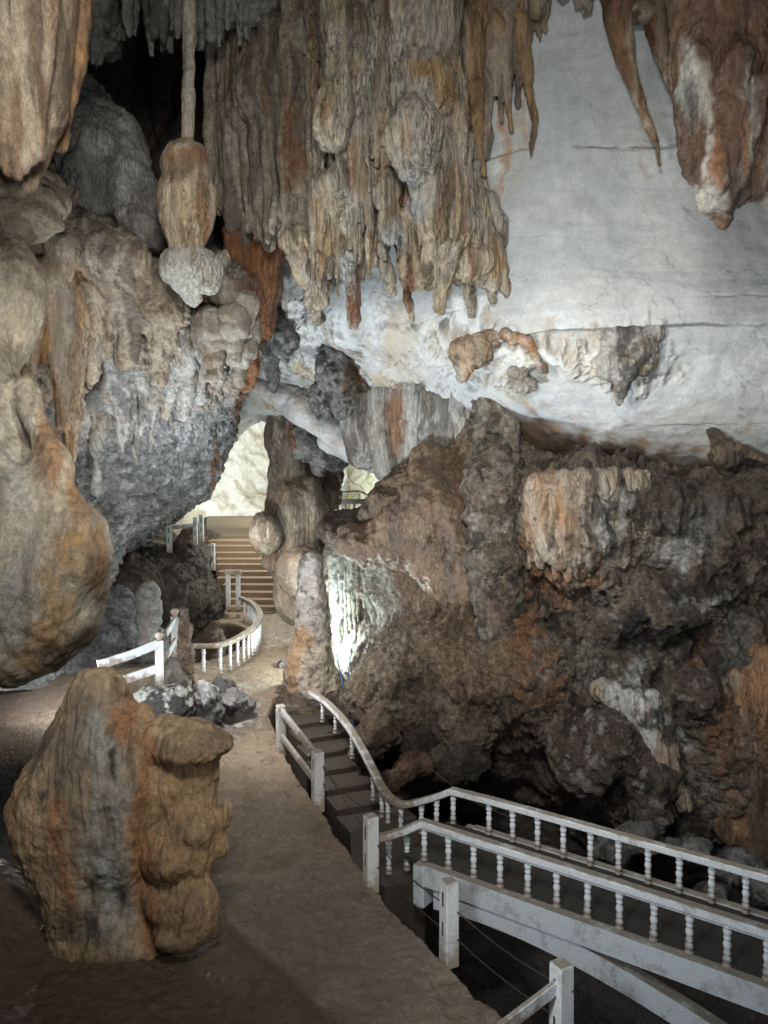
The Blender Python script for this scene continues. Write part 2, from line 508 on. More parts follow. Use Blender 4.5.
def c_white(V, N, u, v):
    n = len(V)
    col = np.tile(np.array(WHITE), (n, 1))
    col = mix(col, (.36, .40, .42), .65 * patchy(V, .45, -.15, .3, 1))
    col = mix(col, (.46, .46, .42), .6 * patchy(V, .5, 0, .3, 2))
    # horizontal grey banding
    b = fbm(sc3(V, .35, .35, 5.5) + 3, 4, .6)
    col = mix(col, (.32, .34, .345), .30 * ss(.05, .4, b))
    w = V[:, 2] + .16 * fbm(sc3(V, .7, .7, .9), 5, .6)
    for z0, a, t in ((10.75, .8, -.4), (12.3, .8, .0), (8.8, .4, .05), (9.3, .3, .1), (6.15, .6, .1), (8.15, .4, .15)):
        col = mix(col, (.07, .06, .05), a * np.exp(-((w - z0) / .015) ** 2) * ss(t, t + .3, fbm(sc3(V, .8, .8, .1) + z0, 4)))
    for s_, f_, cc_ in ((0, .33, (.36, .32, .26)), (31, .5, (.15, .15, .155)), (57, .45, (.34, .28, .20)), (83, .6, (.20, .20, .20))):
        q = sc3(V, f_, f_, f_ * 1.6); q[:, 2] += q[:, 0] * .7
        nz = fbm(q + s_, 5, .5)
        col = mix(col, cc_, .5 * np.exp(-(nz / .007) ** 2) * ss(-.1, .25, fbm(V * .6 + s_, 3)))
    col = mix(col, (.36, .28, .19), .6 * spots(u, v, V, [(495, 352, 58, 22), (628, 360, 44, 26), (560, 345, 40, 12), (728, 452, 30, 20), (600, 330, 50, 7)], 18, .8) * ss(-.25, .3, fbm(V * 3, 4)))
    # mottled dark clusters on the ceiling that runs back
    m = spots(u, v, V, [(285, 330, 45, 40), (300, 350, 30, 30), (330, 375, 30, 40), (310, 430, 45, 28), (350, 395, 20, 30)], 26, .5)
    f1, f2 = worley(V * 5)
    mm = m * ss(-.15, .25, fbm(V * 3.2, 5, .65))
    col = mix(col, (.17, .175, .175), .8 * mm)
    col = mix(col, (.06, .055, .05), .8 * mm * ss(.1, .3, fbm(V * 6, 4, .6)))
    # ochre and brown drips
    lst = [(470, 160, 7, 110), (500, 110, 5, 90), (522, 40, 6, 120), (650, 130, 4, 60), (536, 20, 4, 50)]
    col = mix(col, OCHRE, .75 * spots(u, v, V, lst, 10, .7) * ss(-.5, .2, fbm(sc3(V, 3, 3, .7), 4)))
    col = mix(col, CREAM, .7 * patchy(V, .8, .1, .4, 5) * ss(460, 380, u))
    col = mix(col, (.30, .22, .15), .35 * patchy(V, 1.3, .18, .34, 9) * ss(440, 360, u))
    # flood line: brown below
    edge = v + 16 * fbm(V * 1.1 + 2, 5) + 10 * fbm(sc3(V, 5, 5, .5), 3)
    fl = np.interp(u, [340, 385, 400, 440, 470, 540, 600, 660, 768, 900], [490, 485, 455, 425, 415, 425, 448, 462, 470, 470])
    k = ss(-14, 8, edge - fl)
    col = mix(col, (.27, .17, .09), .8 * ss(-34, -4, edge - fl) * ss(-.3, .4, fbm(sc3(V, 4, 4, .6), 4)))
    col = mix(col, BROWN, k)
    col = mix(col, DARK, k * patchy(V, 1.7, 0, .4, 3) * .6)
    # orange-brown of the recess under the curtain
    al = spots(u, v, V, [(405, 425, 46, 36)], 10, .4)
    col = mix(col, (.30, .27, .23), .8 * al)
    col = mix(col, (.42, .41, .38), .7 * al * streak(V, 3, .3, -.1, .25, 41))
    col = mix(col, (.24, .13, .07), .85 * spots(u, v, V, [(396, 425, 5, 34), (353, 378, 5, 20)], 6, .4))
    col = mix(col, (.10, .085, .07), .7 * al * streak(V, 3, .4, .05, .3, 43))
    col = mix(col, RUST, .9 * spots(u, v, V, [(255, 300, 22, 70)], 10, .4))
    return col

PX = [222, 238, 262, 300, 345, 400, 460, 540, 640, 770, 950, 1250]
net = []
def row(ys, ds):
    ys = ys if isinstance(ys, list) else [ys] * len(PX)
    net.append([(x, y, d) for x, y, d in zip(PX, ys, ds)])
row(-420, [15, 15, 14.5, 14, 13.5, 12, 11, 10, 9.6, 9.4, 9.2, 9])
row(-180, [16, 16, 15.5, 15, 14.2, 13.3, 12.6, 11.7, 11.3, 11.2, 11.1, 11])
row(0,    [16.5, 16.5, 16, 15.5, 14.7, 13.9, 13.2, 12.6, 12.4, 12.3, 12.3, 12.3])
row(150,  [17, 17, 16.5, 15.7, 14.8, 14, 13.3, 12.8, 12.7, 12.6, 12.6, 12.6])
row(250,  [18, 18, 17, 16, 15, 14, 13.3, 12.7, 12.6, 12.5, 12.5, 12.5])
row([320] * 12, [19, 19, 17.8, 16.6, 15.3, 14.2, 13.3, 12.6, 12.4, 12.3, 12.3, 12.3])
row([365, 365, 365, 365, 365, 365, 365, 372, 380, 380, 380, 380], [20, 20, 19, 18, 17, 15.6, 14.3, 13.2, 12.8, 12.6, 12.6, 12.6])
row([400, 400, 400, 400, 405, 402, 405, 420, 435, 440, 440, 440], [21, 21, 20.5, 20, 18.8, 17, 15.6, 14.2, 13.5, 13.2, 13.2, 13.2])
row([430, 425, 415, 422, 438, 432, 430, 450, 465, 470, 470, 470], [22.5, 22.5, 22.5, 22, 20.8, 18.6, 17, 15, 14.3, 14, 14, 14])
row([440, 425, 412, 425, 450, 470, 470, 480, 500, 500, 500, 500], [26, 26, 26, 25, 23.5, 21, 19, 16.5, 15.5, 15.3, 15.3, 15.3])
row([420, 400, 392, 405, 430, 480, 500, 520, 540, 540, 540, 540], [32, 32, 32, 31, 30, 25, 22, 19, 17, 17, 17, 17])
patch('cave_ceiling', net, 900, 760, d_white, c_white, M_WALL, kind='structure')

# ---- brown lower wall
def d_low(V, N, u, v):
    f1, f2 = worley(sc3(V, 1.1, 1.1, .9))
    d = .50 * fbm(V * .8 + 5, 5, .55) + .30 * (.55 - f1)
    for bx, by, rx, ry, am in ((590, 520, 66, 48, .42), (602, 738, 36, 38, .55), (480, 655, 60, 46, .45), (655, 600, 76, 26, .40), (748, 725, 40, 84, .45), (560, 602, 60, 16, -.35),
                               (650, 655, 66, 18, -.35), (722, 555, 56, 24, .3), (700, 655, 30, 40, .3), (545, 700, 30, 40, .3), (690, 500, 90, 16, .25), (640, 790, 14, 40, -.3), (650, 700, 34, 30, .3)):
        d += am * spots(u, v, V, [(bx, by, rx, ry)], 16, .55)
    right = ss(520, 640, u)
    d += .075 * fbm(V * 3.0, 4, .55, ridge=True) * (.5 + .5 * right)
    m = spots(u, v, V, [(590, 525, 75, 55), (350, 600, 30, 60), (650, 700, 60, 60), (350, 590, 40, 45)], 12)
    d += .10 * flute(V, 7, .5) * (.4 + .9 * m)
    f1, f2 = worley(V * 6.5)
    d += .03 * (f2 - f1) * (1 - m) * ss(-.1, .3, fbm(V * .9 + 31, 3))
    d += .015 * fbm(V * 11, 3, .6)
    return d

def c_low(V, N, u, v):
    n = len(V)
    col = np.tile(np.array((.165, .128, .094)), (n, 1))
    col = mix(col, (.25, .21, .165), .7 * patchy(V, 1.0, -.1, .3, 1))
    col = mix(col, (.085, .066, .05), .75 * patchy(V, 1.5, .05, .3, 2))
    col = mix(col, DARK, .8 * patchy(V, 3.1, .15, .33, 3) * ss(430, 560, u))
    f = fbm(V * 7, 5, .7)
    r = ss(500, 600, u)
    col = mix(col, (.33, .30, .26), .8 * ss(.16, .34, f) * ss(-.1, .3, fbm(V * 1.4 + 9, 3)) * (.35 + .65 * r))
    # brown lumpy area left
    col = mix(col, (.26, .18, .115), .7 * spots(u, v, V, [(430, 480, 60, 60), (480, 640, 70, 60), (400, 580, 60, 30)], 20))
    # flow bands at 540..660, 470..580
    b = spots(u, v, V, [(590, 525, 72, 52)], 16, .3)
    col = mix(col, (.40, .34, .26), .85 * b * streak(V, 3.2, .25, -.25, .25, 2))
    col = mix(col, (.33, .18, .095), .8 * spots(u, v, V, [(545, 525, 26, 48), (570, 580, 40, 18)], 14) * streak(V, 3, .3, -.35, .2, 4))
    col = mix(col, (.55, .54, .50), .85 * spots(u, v, V, [(610, 520, 18, 42), (575, 545, 6, 50), (632, 520, 8, 40), (670, 550, 30, 14)], 10) * streak(V, 5, .2, -.4, .2, 6))
    col = mix(col, BLACK, .75 * b * streak(V, 5, .3, .18, .34, 8))
    # grey band under the flood line right
    col = mix(col, (.12, .10, .08), .7 * spots(u, v, V, [(720, 500, 90, 28)], 16))
    col = mix(col, (.19, .19, .19), .7 * spots(u, v, V, [(700, 520, 30, 20), (740, 640, 20, 26)], 14))
    # orange stains
    st = streak(V, 2.5, .5, -.3, .3, 11)
    col = mix(col, (.34, .18, .095), .85 * spots(u, v, V, [(748, 745, 26, 75), (690, 640, 10, 22), (530, 640, 16, 24), (560, 700, 14, 20), (522, 700, 12, 26), (765, 690, 20, 40)], 26) * (.2 + .8 * st))
    # white runs
    col = mix(col, (.56, .57, .55), .9 * spots(u, v, V, [(640, 700, 26, 16), (655, 730, 14, 36), (678, 770, 11, 46), (632, 690, 10, 30), (583, 770, 7, 30), (700, 600, 26, 8)], 16) * streak(V, 4, .45, -.45, .05, 13))
    col = mix(col, (.34, .33, .30), .7 * spots(u, v, V, [(548, 730, 8, 28), (600, 745, 16, 50), (560, 650, 26, 12), (600, 665, 60, 24), (700, 800, 40, 25)], 20) * ss(-.1, .25, f))
    col = mix(col, BLACK, .85 * spots(u, v, V, [(650, 640, 42, 22), (600, 720, 24, 34), (640, 780, 22, 40), (720, 700, 14, 40), (560, 600, 40, 14), (700, 590, 26, 20)], 20) * ss(-.35, .05, fbm(V * 4 + 4, 4)))
    # lit drapery at the left corner
    col = mix(col, (.46, .46, .40), .9 * spots(u, v, V, [(345, 605, 26, 62), (372, 600, 24, 40)], 6) * streak(V, 5, .25, -.4, .1, 15))
    col = mix(col, (.40, .36, .33), .6 * spots(u, v, V, [(360, 600, 40, 50), (350, 535, 40, 14)], 10) * ss(0, .3, f))
    return col

net = []
PX = [345, 324, 328, 350, 385, 430, 480, 540, 640, 770, 950, 1250]
def rowx(xs, ys, ds):
    net.append([(x, y, d) for x, y, d in zip(xs, ys, ds)])
Z12 = lambda v: [v] * 12
rowx([350, 330, 335, 360, 396, 430, 480, 540, 640, 770, 950, 1250], [530, 530, 522, 512, 474, 440, 422, 450, 466, 470, 470, 470], [24, 23, 22, 21, 20, 19, 18, 17, 16, 16, 16, 16])
rowx(PX, [532, 532, 528, 520, 484, 452, 432, 462, 478, 480, 480, 480], [22, 18.2, 17.2, 16.8, 16.6, 16.2, 15.6, 14.6, 14, 13.8, 13.7, 13.5])
rowx(PX, [545, 545, 545, 545, 525, 500, 480, 490, 500, 505, 505, 505], [22, 18.2, 17, 16.3, 15.7, 15.3, 14.9, 13.8, 13.3, 13.2, 13.1, 13])
rowx(PX, [560, 560, 562, 565, 562, 560, 555, 555, 555, 555, 555, 555], [22, 19.3, 18.8, 17.8, 15.9, 15.0, 14.6, 13.7, 13.3, 13.3, 13.2, 13])
rowx(PX, Z12(615), [22, 19.5, 19, 18, 16.7, 15.2, 14.5, 13.9, 13.6, 13.5, 13.3, 13])
rowx(PX, [660] * 12, [22, 19.3, 18.6, 17.4, 15.8, 14.9, 14.2, 13.8, 13.5, 13.2, 13.1, 12.8])
rowx(PX, [710] * 12, [22, 19, 17.5, 16.5, 15.1, 14.4, 14, 13.8, 13.3, 13.0, 12.9, 12.7])
rowx(PX, [745, 745, 745, 745, 745, 745, 745, 750, 760, 765, 765, 765], [22, 18, 16.8, 15.8, 15.0, 14.6, 14.3, 14.0, 13.2, 12.9, 12.8, 12.6])
rowx(PX, [770, 770, 770, 770, 770, 772, 775, 790, 810, 825, 830, 830], [22, 18, 17, 16.5, 15.9, 15.6, 15.8, 15.4, 13.3, 12.9, 12.8, 12.6])
rowx(PX, [800, 800, 800, 800, 800, 800, 805, 815, 838, 858, 870, 870], [22, 18.5, 17.5, 17, 16.8, 17, 17.5, 17, 14.2, 13.3, 13.1, 13])
rowx(PX, [880] * 12, [22, 18.5, 17.5, 17, 16.8, 16.8, 17.2, 17, 15.6, 14.6, 14.1, 14])
patch('cave_wall', net, 900, 700, d_low, c_low, M_ROUGH, kind='structure')

# ---- left wall: overhanging flowstone mass, scalloped blue-grey rock below
def d_left(V, N, u, v):
    scal = ss(400, 450, v + .25 * (u - 150))
    f1, f2 = worley(V * 3.4)
    d = .30 * fbm(V * .9 + 4, 5, .55)
    d += (1 - scal) * (.55 * flute(V, 2.6, .22, 2) + .20 * flute(V + 5, 8, .5, 2) + .07 * fbm(V * 2.6, 4, .6, ridge=True) + .015 * fbm(V * 9, 3, .6))
    g1, g2 = worley(V * 7.5)
    d += scal * (.13 * (f2 - f1) + .06 * (g2 - g1) + .06 * fbm(V * 7, 4, .6))
    ruff = spots(u, v, V, [(80, 250, 60, 40)], 12)
    w = fbm(V * 1.4, 3) * 2.2 + V[:, 2] * 5
    d += ruff * .05 * np.sin(w * 3.1)
    return d

def c_left(V, N, u, v):
    n = len(V)
    col = np.tile(np.array((.31, .29, .25)), (n, 1))
    col = mix(col, (.48, .455, .40), .75 * streak(V, 3.2, .3, -.1, .3, 1))
    col = mix(col, (.30, .20, .12), .55 * streak(V, 2.0, .4, .0, .3, 3))
    col = mix(col, (.10, .095, .09), .6 * streak(V, 3.4, .6, .1, .35, 5))
    scal = ss(395, 450, v + .25 * (u - 150) + 14 * fbm(V * 2, 3))
    f1, f2 = worley(V * 3.4)
    b = np.tile(np.array((.225, .227, .228)), (n, 1))
    b = mix(b, (.42, .425, .43), .8 * ss(-.05, .35, fbm(V * 2.4 + 1, 5, .6)))
    b = mix(b, (.075, .077, .08), .8 * ss(.0, .3, fbm(V * 4.3 + 8, 5, .65)))
    b = mix(b, (.07, .07, .07), .6 * (1 - ss(.0, .10, f2 - f1)))
    col = col * (1 - scal[:, None]) + b * scal[:, None]
    col = mix(col, (.36, .22, .12), .75 * spots(u, v, V, [(72, 240, 30, 18), (65, 340, 20, 60), (75, 300, 26, 30), (60, 400, 12, 50)], 14) * ss(-.3, .2, fbm(sc3(V, 3, 3, .9), 4)))
    col = mix(col, (.17, .12, .085), .6 * spots(u, v, V, [(70, 235, 55, 28)], 18))
    col = mix(col, RUST, .85 * spots(u, v, V, [(262, 290, 14, 60), (240, 390, 4, 40), (215, 470, 4, 30), (185, 285, 6, 30), (206, 300, 5, 20)], 6, .5))
    return col

LX = [-420, -200, -60, 20, 65, 105, 150, 195, 235, 258, 262, 262]
def lrow(ys, ds, xs=None):
    net.append([(x, y, d) for x, y, d in zip(xs or LX, ys, ds)])
net = []
lrow([40, 40, 60, 90, 70, 100, 200, 245, 262, 275, 285, 290], [11, 13, 15, 16, 16, 16.5, 17, 17, 17, 18, 20, 26])
lrow([60, 60, 80, 110, 88, 115, 215, 252, 268, 282, 290, 292], [9, 11, 12.5, 13.2, 13.5, 13.8, 14, 13.6, 13.8, 14.4, 16, 24], [-420, -200, -60, 20, 68, 100, 150, 195, 235, 256, 262, 262])
lrow([150, 150, 150, 160, 160, 175, 235, 265, 282, 300, 302, 302], [9, 10.4, 12, 12.6, 13, 13.3, 13.3, 12.9, 13.1, 13.8, 16, 24])
lrow([230, 230, 230, 235, 235, 240, 270, 300, 310, 322, 322, 322], [8.8, 10, 11, 11.6, 12, 12.6, 12.8, 12.8, 13.1, 14.2, 17, 24])
lrow([300, 300, 300, 300, 300, 300, 315, 330, 340, 345, 345, 345], [8.8, 10, 10.8, 11.4, 11.8, 12.6, 12.9, 13.0, 13.5, 14.8, 17, 24], [-420, -200, -60, 20, 65, 105, 150, 195, 232, 254, 256, 256])
lrow([370, 370, 370, 370, 370, 370, 370, 372, 375, 378, 378, 378], [9, 10.2, 11.2, 12, 12.4, 13.2, 13.6, 14.0, 14.6, 15.8, 18, 26], [-420, -200, -60, 20, 65, 105, 150, 192, 224, 243, 247, 248])
lrow([430, 430, 430, 430, 430, 430, 425, 425, 425, 425, 425, 425], [9.4, 10.8, 12, 13, 13.6, 14.2, 14.8, 15.5, 16.2, 17.2, 19, 27], [-420, -200, -60, 20, 65, 105, 145, 182, 210, 228, 232, 233])
lrow([490] * 12, [10, 11.5, 13, 14, 14.8, 15.4, 16.2, 17, 17.8, 18.8, 20, 28], [-420, -200, -60, 20, 65, 100, 135, 165, 190, 203, 207, 208])
lrow([560, 560, 560, 560, 555, 548, 538, 528, 512, 502, 498, 496], [10.5, 12.2, 14, 15, 16, 17, 18, 19, 20, 21, 23, 30], [-420, -200, -60, 20, 62, 92, 120, 145, 168, 187, 194, 198])
lrow([620, 620, 620, 620, 610, 575, 546, 532, 516, 506, 500, 498], [10.5, 12.2, 14, 15.5, 16.6, 18, 20, 22, 23, 25, 27, 32], [-420, -200, -60, 20, 60, 92, 120, 145, 168, 187, 194, 198])
lrow([690, 690, 690, 690, 680, 630, 570, 545, 525, 512, 505, 503], [10.5, 12, 13.8, 15.3, 16.8, 19.5, 23, 27, 29, 30, 31, 34], [-420, -200, -60, 20, 60, 92, 120, 145, 168, 187, 194, 198])
patch('cave_wall', net, 760, 820, d_left, c_left, M_ROCK, kind='structure')

# ---- dark upper hollow behind
def d_hol(V, N, u, v):
    return .5 * fbm(V * .6, 5) + .35 * flute(V, 2.0, .3, 4) + .06 * fbm(V * 5, 4)
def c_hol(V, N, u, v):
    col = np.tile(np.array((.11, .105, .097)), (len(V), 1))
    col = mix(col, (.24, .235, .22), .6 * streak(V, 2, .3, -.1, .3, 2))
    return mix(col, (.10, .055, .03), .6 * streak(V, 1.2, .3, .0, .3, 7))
net = [[(x, y, d) for x, d in zip([-300, -80, 20, 80, 120, 160, 200, 250, 300, 380], ds)] for y, ds in (
    (-350, [12, 12, 13, 13, 13, 13, 13, 13, 13, 13]), (-120, [14, 15, 16, 16, 17, 17.5, 17, 16, 15, 15]),
    (0, [15, 16, 17, 17.5, 19, 19, 18, 16.5, 15.6, 15.2]), (90, [15, 16, 17.5, 18.5, 21, 21, 18.5, 16.5, 15.4, 15.2]),
    (180, [15, 16, 18, 19.5, 21.5, 20, 17.5, 16.5, 16, 16]), (260, [15, 16, 18, 19, 20, 19, 18, 17.5, 17, 17]), (340, [16, 17, 19, 20, 21, 21, 21, 20, 19, 18]))]
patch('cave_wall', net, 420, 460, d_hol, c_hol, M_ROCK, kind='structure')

# ---- floodlit back wall beyond the stairs
def d_back(V, N, u, v):
    q = fbm(V * .35 + 2, 3) * 2.5 + (V[:, 0] * .55 + V[:, 2] * .75)
    d = .5 * fbm(V * .5, 4) + .12 * np.abs(np.sin(q * 3.2)) + .10 * fbm(V * 2.2, 5, .6)
    return d
def c_back(V, N, u, v):
    col = np.tile(np.array((.44, .44, .40)), (len(V), 1))
    col = mix(col, (.28, .24, .17), .6 * patchy(V, 1.0, 0, .3, 2))
    col = mix(col, (.52, .53, .50), .7 * patchy(V, .6, 0, .3, 4))
    q = fbm(V * .35 + 2, 3) * 2.5 + (V[:, 0] * .55 + V[:, 2] * .75)
    col = mix(col, (.20, .15, .09), .5 * ss(.75, 1, np.abs(np.cos(q * 3.2))) * patchy(V, 1.5, -.1, .2, 6))
    alg = spots(u, v, V, [(358, 478, 10, 26), (350, 500, 9, 14)], 8)
    col = mix(col, (.24, .30, .07), .75 * alg * ss(-.1, .3, fbm(V * 2, 4)))
    return col
net = []
for y, ds in ((200, [30, 30, 30, 30, 30, 30, 30]), (330, [31, 33, 34, 34, 33, 31, 30]), (420, [30, 34, 36.5, 37, 36, 34, 32]),
              (480, [29, 33, 37, 38, 37, 34, 33]), (530, [28, 32, 36, 37, 36, 34, 33]), (640, [28, 32, 36, 37, 36, 34, 33])):
    net.append([(x, y, d) for x, d in zip([90, 170, 225, 265, 320, 370, 440], ds)])
patch('cave_wall', net, 420, 420, d_back, c_back, M_WALL, kind='structure')

# ---- ground
edge_px = [(640, 1140), (565, 1064), (510, 1024), (443, 964), (371, 887), (318, 808), (281, 752), (268, 728)]
EP = np.array([G(x, y, 0)[:2] for x, y in edge_px])
EP = np.vstack([[3.2, 2.0], [2.6, 4.4], EP, [-2.45, 16.2], [-1.6, 17.2], [0, 18.2], [6, 18.6], [14, 19], [14, 40]])
def x_edge(Y):
    return np.interp(Y, EP[:, 1], EP[:, 0])
MND = np.array([G(150, 930, 0)[:2]])[0]
def ground_z(X, Y):
    z = .55 * ss(12.5, 18, Y) + .1 * ss(18, 26, Y)
    z = z + .35 * ss(-3.2, -5.2, X) * ss(11, 14.5, Y) * (1 - ss(17, 19, Y))
    # low dark hollow left of the near stalagmite
    e = np.sqrt(((X + 6.4) / 2.9) ** 2 + ((Y - 11.6) / 2.7) ** 2)
    z = z - 1.7 * (1 - ss(.72, 1.0, e))
    # mud bank round the near stalagmite
    l = (X - (-.55)) * (-.77) + (Y - 6.93) * (-.64)
    l2 = np.minimum(l, (8.9 - Y))
    z = z + .22 * ss(-.05, .45, l2)
    z = z + .75 * ss(-3.3, -5.0, X) * ss(10, 8, Y)
    # hollow inside the round balustrade
    e = np.sqrt(((X + 5.75) / 1.75) ** 2 + ((Y - 21.4) / 3.0) ** 2)
    z = z - 1.6 * (1 - ss(.82, 1.0, e))
    return z
xs = np.concatenate([np.linspace(-16, -7, 60, endpoint=False), np.linspace(-7, 4, 620, endpoint=False), np.linspace(4, 14, 60)])
ys = np.concatenate([np.linspace(-4, 5.5, 20, endpoint=False), 5.5 * (30 / 5.5) ** np.linspace(0, 1, 700), np.linspace(30.5, 42, 20)])
XX, YY = np.meshgrid(xs, ys)
Xf, Yf = XX.ravel(), YY.ravel()
V3 = np.c_[Xf, Yf, np.zeros(len(Xf))]
wob = .05 * fbm(V3 * 1.5, 4) + .015 * fbm(V3 * 8, 3)
s_edge = (Xf - x_edge(Yf)) * .8 + wob
pit = ss(0, .12, s_edge)
zz = ground_z(Xf, Yf)
near = ss(16, 9, Yf)
relief = .06 * fbm(V3 * .9, 4) + .022 * fbm(V3 * 4.5, 5, .65) * (.4 + near) + .012 * fbm(V3 * 14, 3, .6)
relief += -.03 * ss(.25, .5, fbm(V3 * 2.6 + 21, 3)) * near
gu, gv = proj(np.c_[Xf, Yf, zz])
rip = spots(gu, gv, V3, [(228, 718, 34, 30), (236, 738, 22, 14)], 8)
f1, f2 = worley(sc3(V3, 2.6, 1.7, 1))
relief += rip * (.13 * (f2 - f1) - .02)
f1, f2 = worley(V3 * 9)
relief += .012 * (.5 - f1) * (1 - rip)
clods = ss(.28, .42, fbm(V3 * 3.3 + 40, 4)) * ss(9, 11, Yf) * 0
# footprints and shallow wheel-worn slab joints
for a, b0 in ((.62, 8.3), (.62, 9.15), (.62, 10.4)):
    ln = np.abs((Yf - b0) - a * (Xf + .6) + .03 * fbm(V3 * 3, 3))
    relief -= .012 * np.exp(-(ln / .02) ** 2) * ss(-2.5, -1.5, Xf)
zz = zz + relief * (1 - pit) - (2.9 + .0 * zz) * pit + pit * (.25 * fbm(V3 * .9, 4) + .05 * fbm(V3 * 5, 3))
V = np.c_[Xf, Yf, zz]
nu_, nv_ = len(xs), len(ys)
ii = np.arange(nv_ - 1)[:, None] * nu_ + np.arange(nu_ - 1)[None, :]
Q = np.stack([ii, ii + 1, ii + nu_ + 1, ii + nu_], -1).reshape(-1, 4)
g = link_mesh('ground', V, Q, M_MUD)
def c_ground(V, N, u, v):
    col = np.tile(np.array((.235, .185, .135)), (len(V), 1))
    col = mix(col, (.27, .215, .16), .6 * patchy(V, .9, -.1, .3, 1))
    col = mix(col, (.13, .10, .072), .6 * patchy(V, 1.6, .05, .35, 2))
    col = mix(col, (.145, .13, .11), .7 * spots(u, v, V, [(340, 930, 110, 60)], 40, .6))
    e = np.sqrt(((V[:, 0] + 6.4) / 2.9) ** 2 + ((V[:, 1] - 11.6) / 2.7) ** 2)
    col = mix(col, (.05, .038, .028), .9 * (1 - ss(.8, 1.02, e)))  # mud coloured near black so the hollow reads as deep shade
    col = mix(col, (.10, .066, .043), .85 * ss(-.03, .12, np.minimum((V[:, 0] + .55) * (-.77) + (V[:, 1] - 6.93) * (-.64), 9.1 - V[:, 1]) + .06 * fbm(V * 2, 3)))  # darker mud on the bank; the foreground shadow is painted into this brown
    col = mix(col, (.30, .24, .20), .7 * spots(u, v, V, [(50, 705, 70, 26)], 12))
    col = mix(col, (.10, .095, .09), .7 * spots(u, v, V, [(228, 715, 34, 30)], 10))
    col = mix(col, (.42, .42, .40), .6 * spots(u, v, V, [(228, 715, 34, 30)], 10) * ss(.15, .35, fbm(V * 6, 4)))
    col = mix(col, (.26, .19, .125), .7 * spots(u, v, V, [(255, 640, 60, 34)], 12))
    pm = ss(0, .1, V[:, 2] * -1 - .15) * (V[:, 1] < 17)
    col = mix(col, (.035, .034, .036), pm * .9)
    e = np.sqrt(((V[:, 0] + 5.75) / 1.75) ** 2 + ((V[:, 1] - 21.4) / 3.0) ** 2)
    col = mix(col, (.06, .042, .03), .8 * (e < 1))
    return col
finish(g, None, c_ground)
tag(g, kind='structure')
# ================================================================== FORMATIONS
def D(*a):
    """mix of (kind, amp, freq...)"""
    def f(V, N, u, v):
        d = np.zeros(len(V), np.float32)
        for t in a:
            if t[0] == 'f': d += t[1] * fbm(V * t[2], 5, .55)
            elif t[0] == 'r': d += t[1] * fbm(V * t[2], 4, .6, ridge=True)
            elif t[0] == 'v': d += t[1] * flute(V, t[2], t[3])
            elif t[0] == 'w':
                f1, f2 = worley(V * t[2]); d += t[1] * (f2 - f1)
            elif t[0] == 'h':  # horizontal tiers
                w = V[:, 2] * t[2] + .8 * fbm(V * 1.5, 3)
                d += t[1] * np.abs(np.sin(w * 3.14159))
        return d
    return f

def col_of(base, layers):
    def f(V, N, u, v):
        c = np.tile(np.array(base), (len(V), 1))
        for l in layers:
            k, cc, am = l[0], l[1], l[2]
            if k == 's': m = streak(V, l[3], l[4], l[5], l[6], l[7])
            elif k == 'p': m = patchy(V, l[3], l[4], l[5], l[6])
            elif k == 'o': m = spots(u, v, V, l[3], l[4], l[5] if len(l) > 5 else .45)
            elif k == 'os': m = spots(u, v, V, l[3], l[4], .45) * streak(V, l[5], l[6], -.3, .25, l[7])
            elif k == 'up': m = ss(.2, .9, N[:, 2])
            c = mix(c, cc, am * m)
        return c
    return f

# ---- the big ochre stalagmite in front
d0 = 7.9
pr = [E(97, 712, d0, 36, 44, .36), K(98, 700, d0, 30, 84, 800, d0, 62), E(78, 812, d0, 66, 62, .66), E(110, 800, 7.75, 52, 95, .55),
      K(84, 830, d0, 58, 104, 965, d0, 44), E(118, 940, 7.8, 52, 60, .5), K(135, 720, d0, 20, 148, 940, 7.75, 24),
      E(128, 765, 7.65, 20, 52, .2), E(150, 800, 7.7, 17, 70, .2)]
lobes = [E(198, 746, 7.70, 36, 18, .40), E(190, 738, 7.75, 28, 17, .34), K(198, 752, 7.8, 25, 195, 822, 7.85, 23), E(178, 780, 7.8, 22, 40, .3), E(166, 742, 7.8, 22, 22, .3),
      E(178, 848, 7.62, 34, 28, .38), E(194, 826, 7.6, 24, 26, .30), E(164, 862, 7.62, 15, 24, .2), E(200, 858, 7.6, 16, 24, .22), K(210, 830, 7.7, 14, 205, 876, 7.7, 6), E(226, 812, 7.7, 8, 15, .1), E(223, 846, 7.7, 9, 13, .1),
      E(160, 905, 7.7, 14, 30, .2), E(170, 904, 7.55, 25, 20, .30), E(197, 914, 7.46, 20, 30, .26), E(180, 928, 7.5, 26, 17, .30), K(204, 886, 7.5, 9, 213, 930, 7.5, 7), K(160, 892, 7.6, 9, 190, 884, 7.5, 10), E(200, 900, 7.5, 13, 20, .22), K(160, 890, 7.6, 13, 186, 884, 7.5, 12), E(192, 905, 7.5, 22, 24, .28), K(170, 940, 7.65, 9, 172, 974, 7.65, 6), E(150, 955, 7.7, 24, 30, .3)]
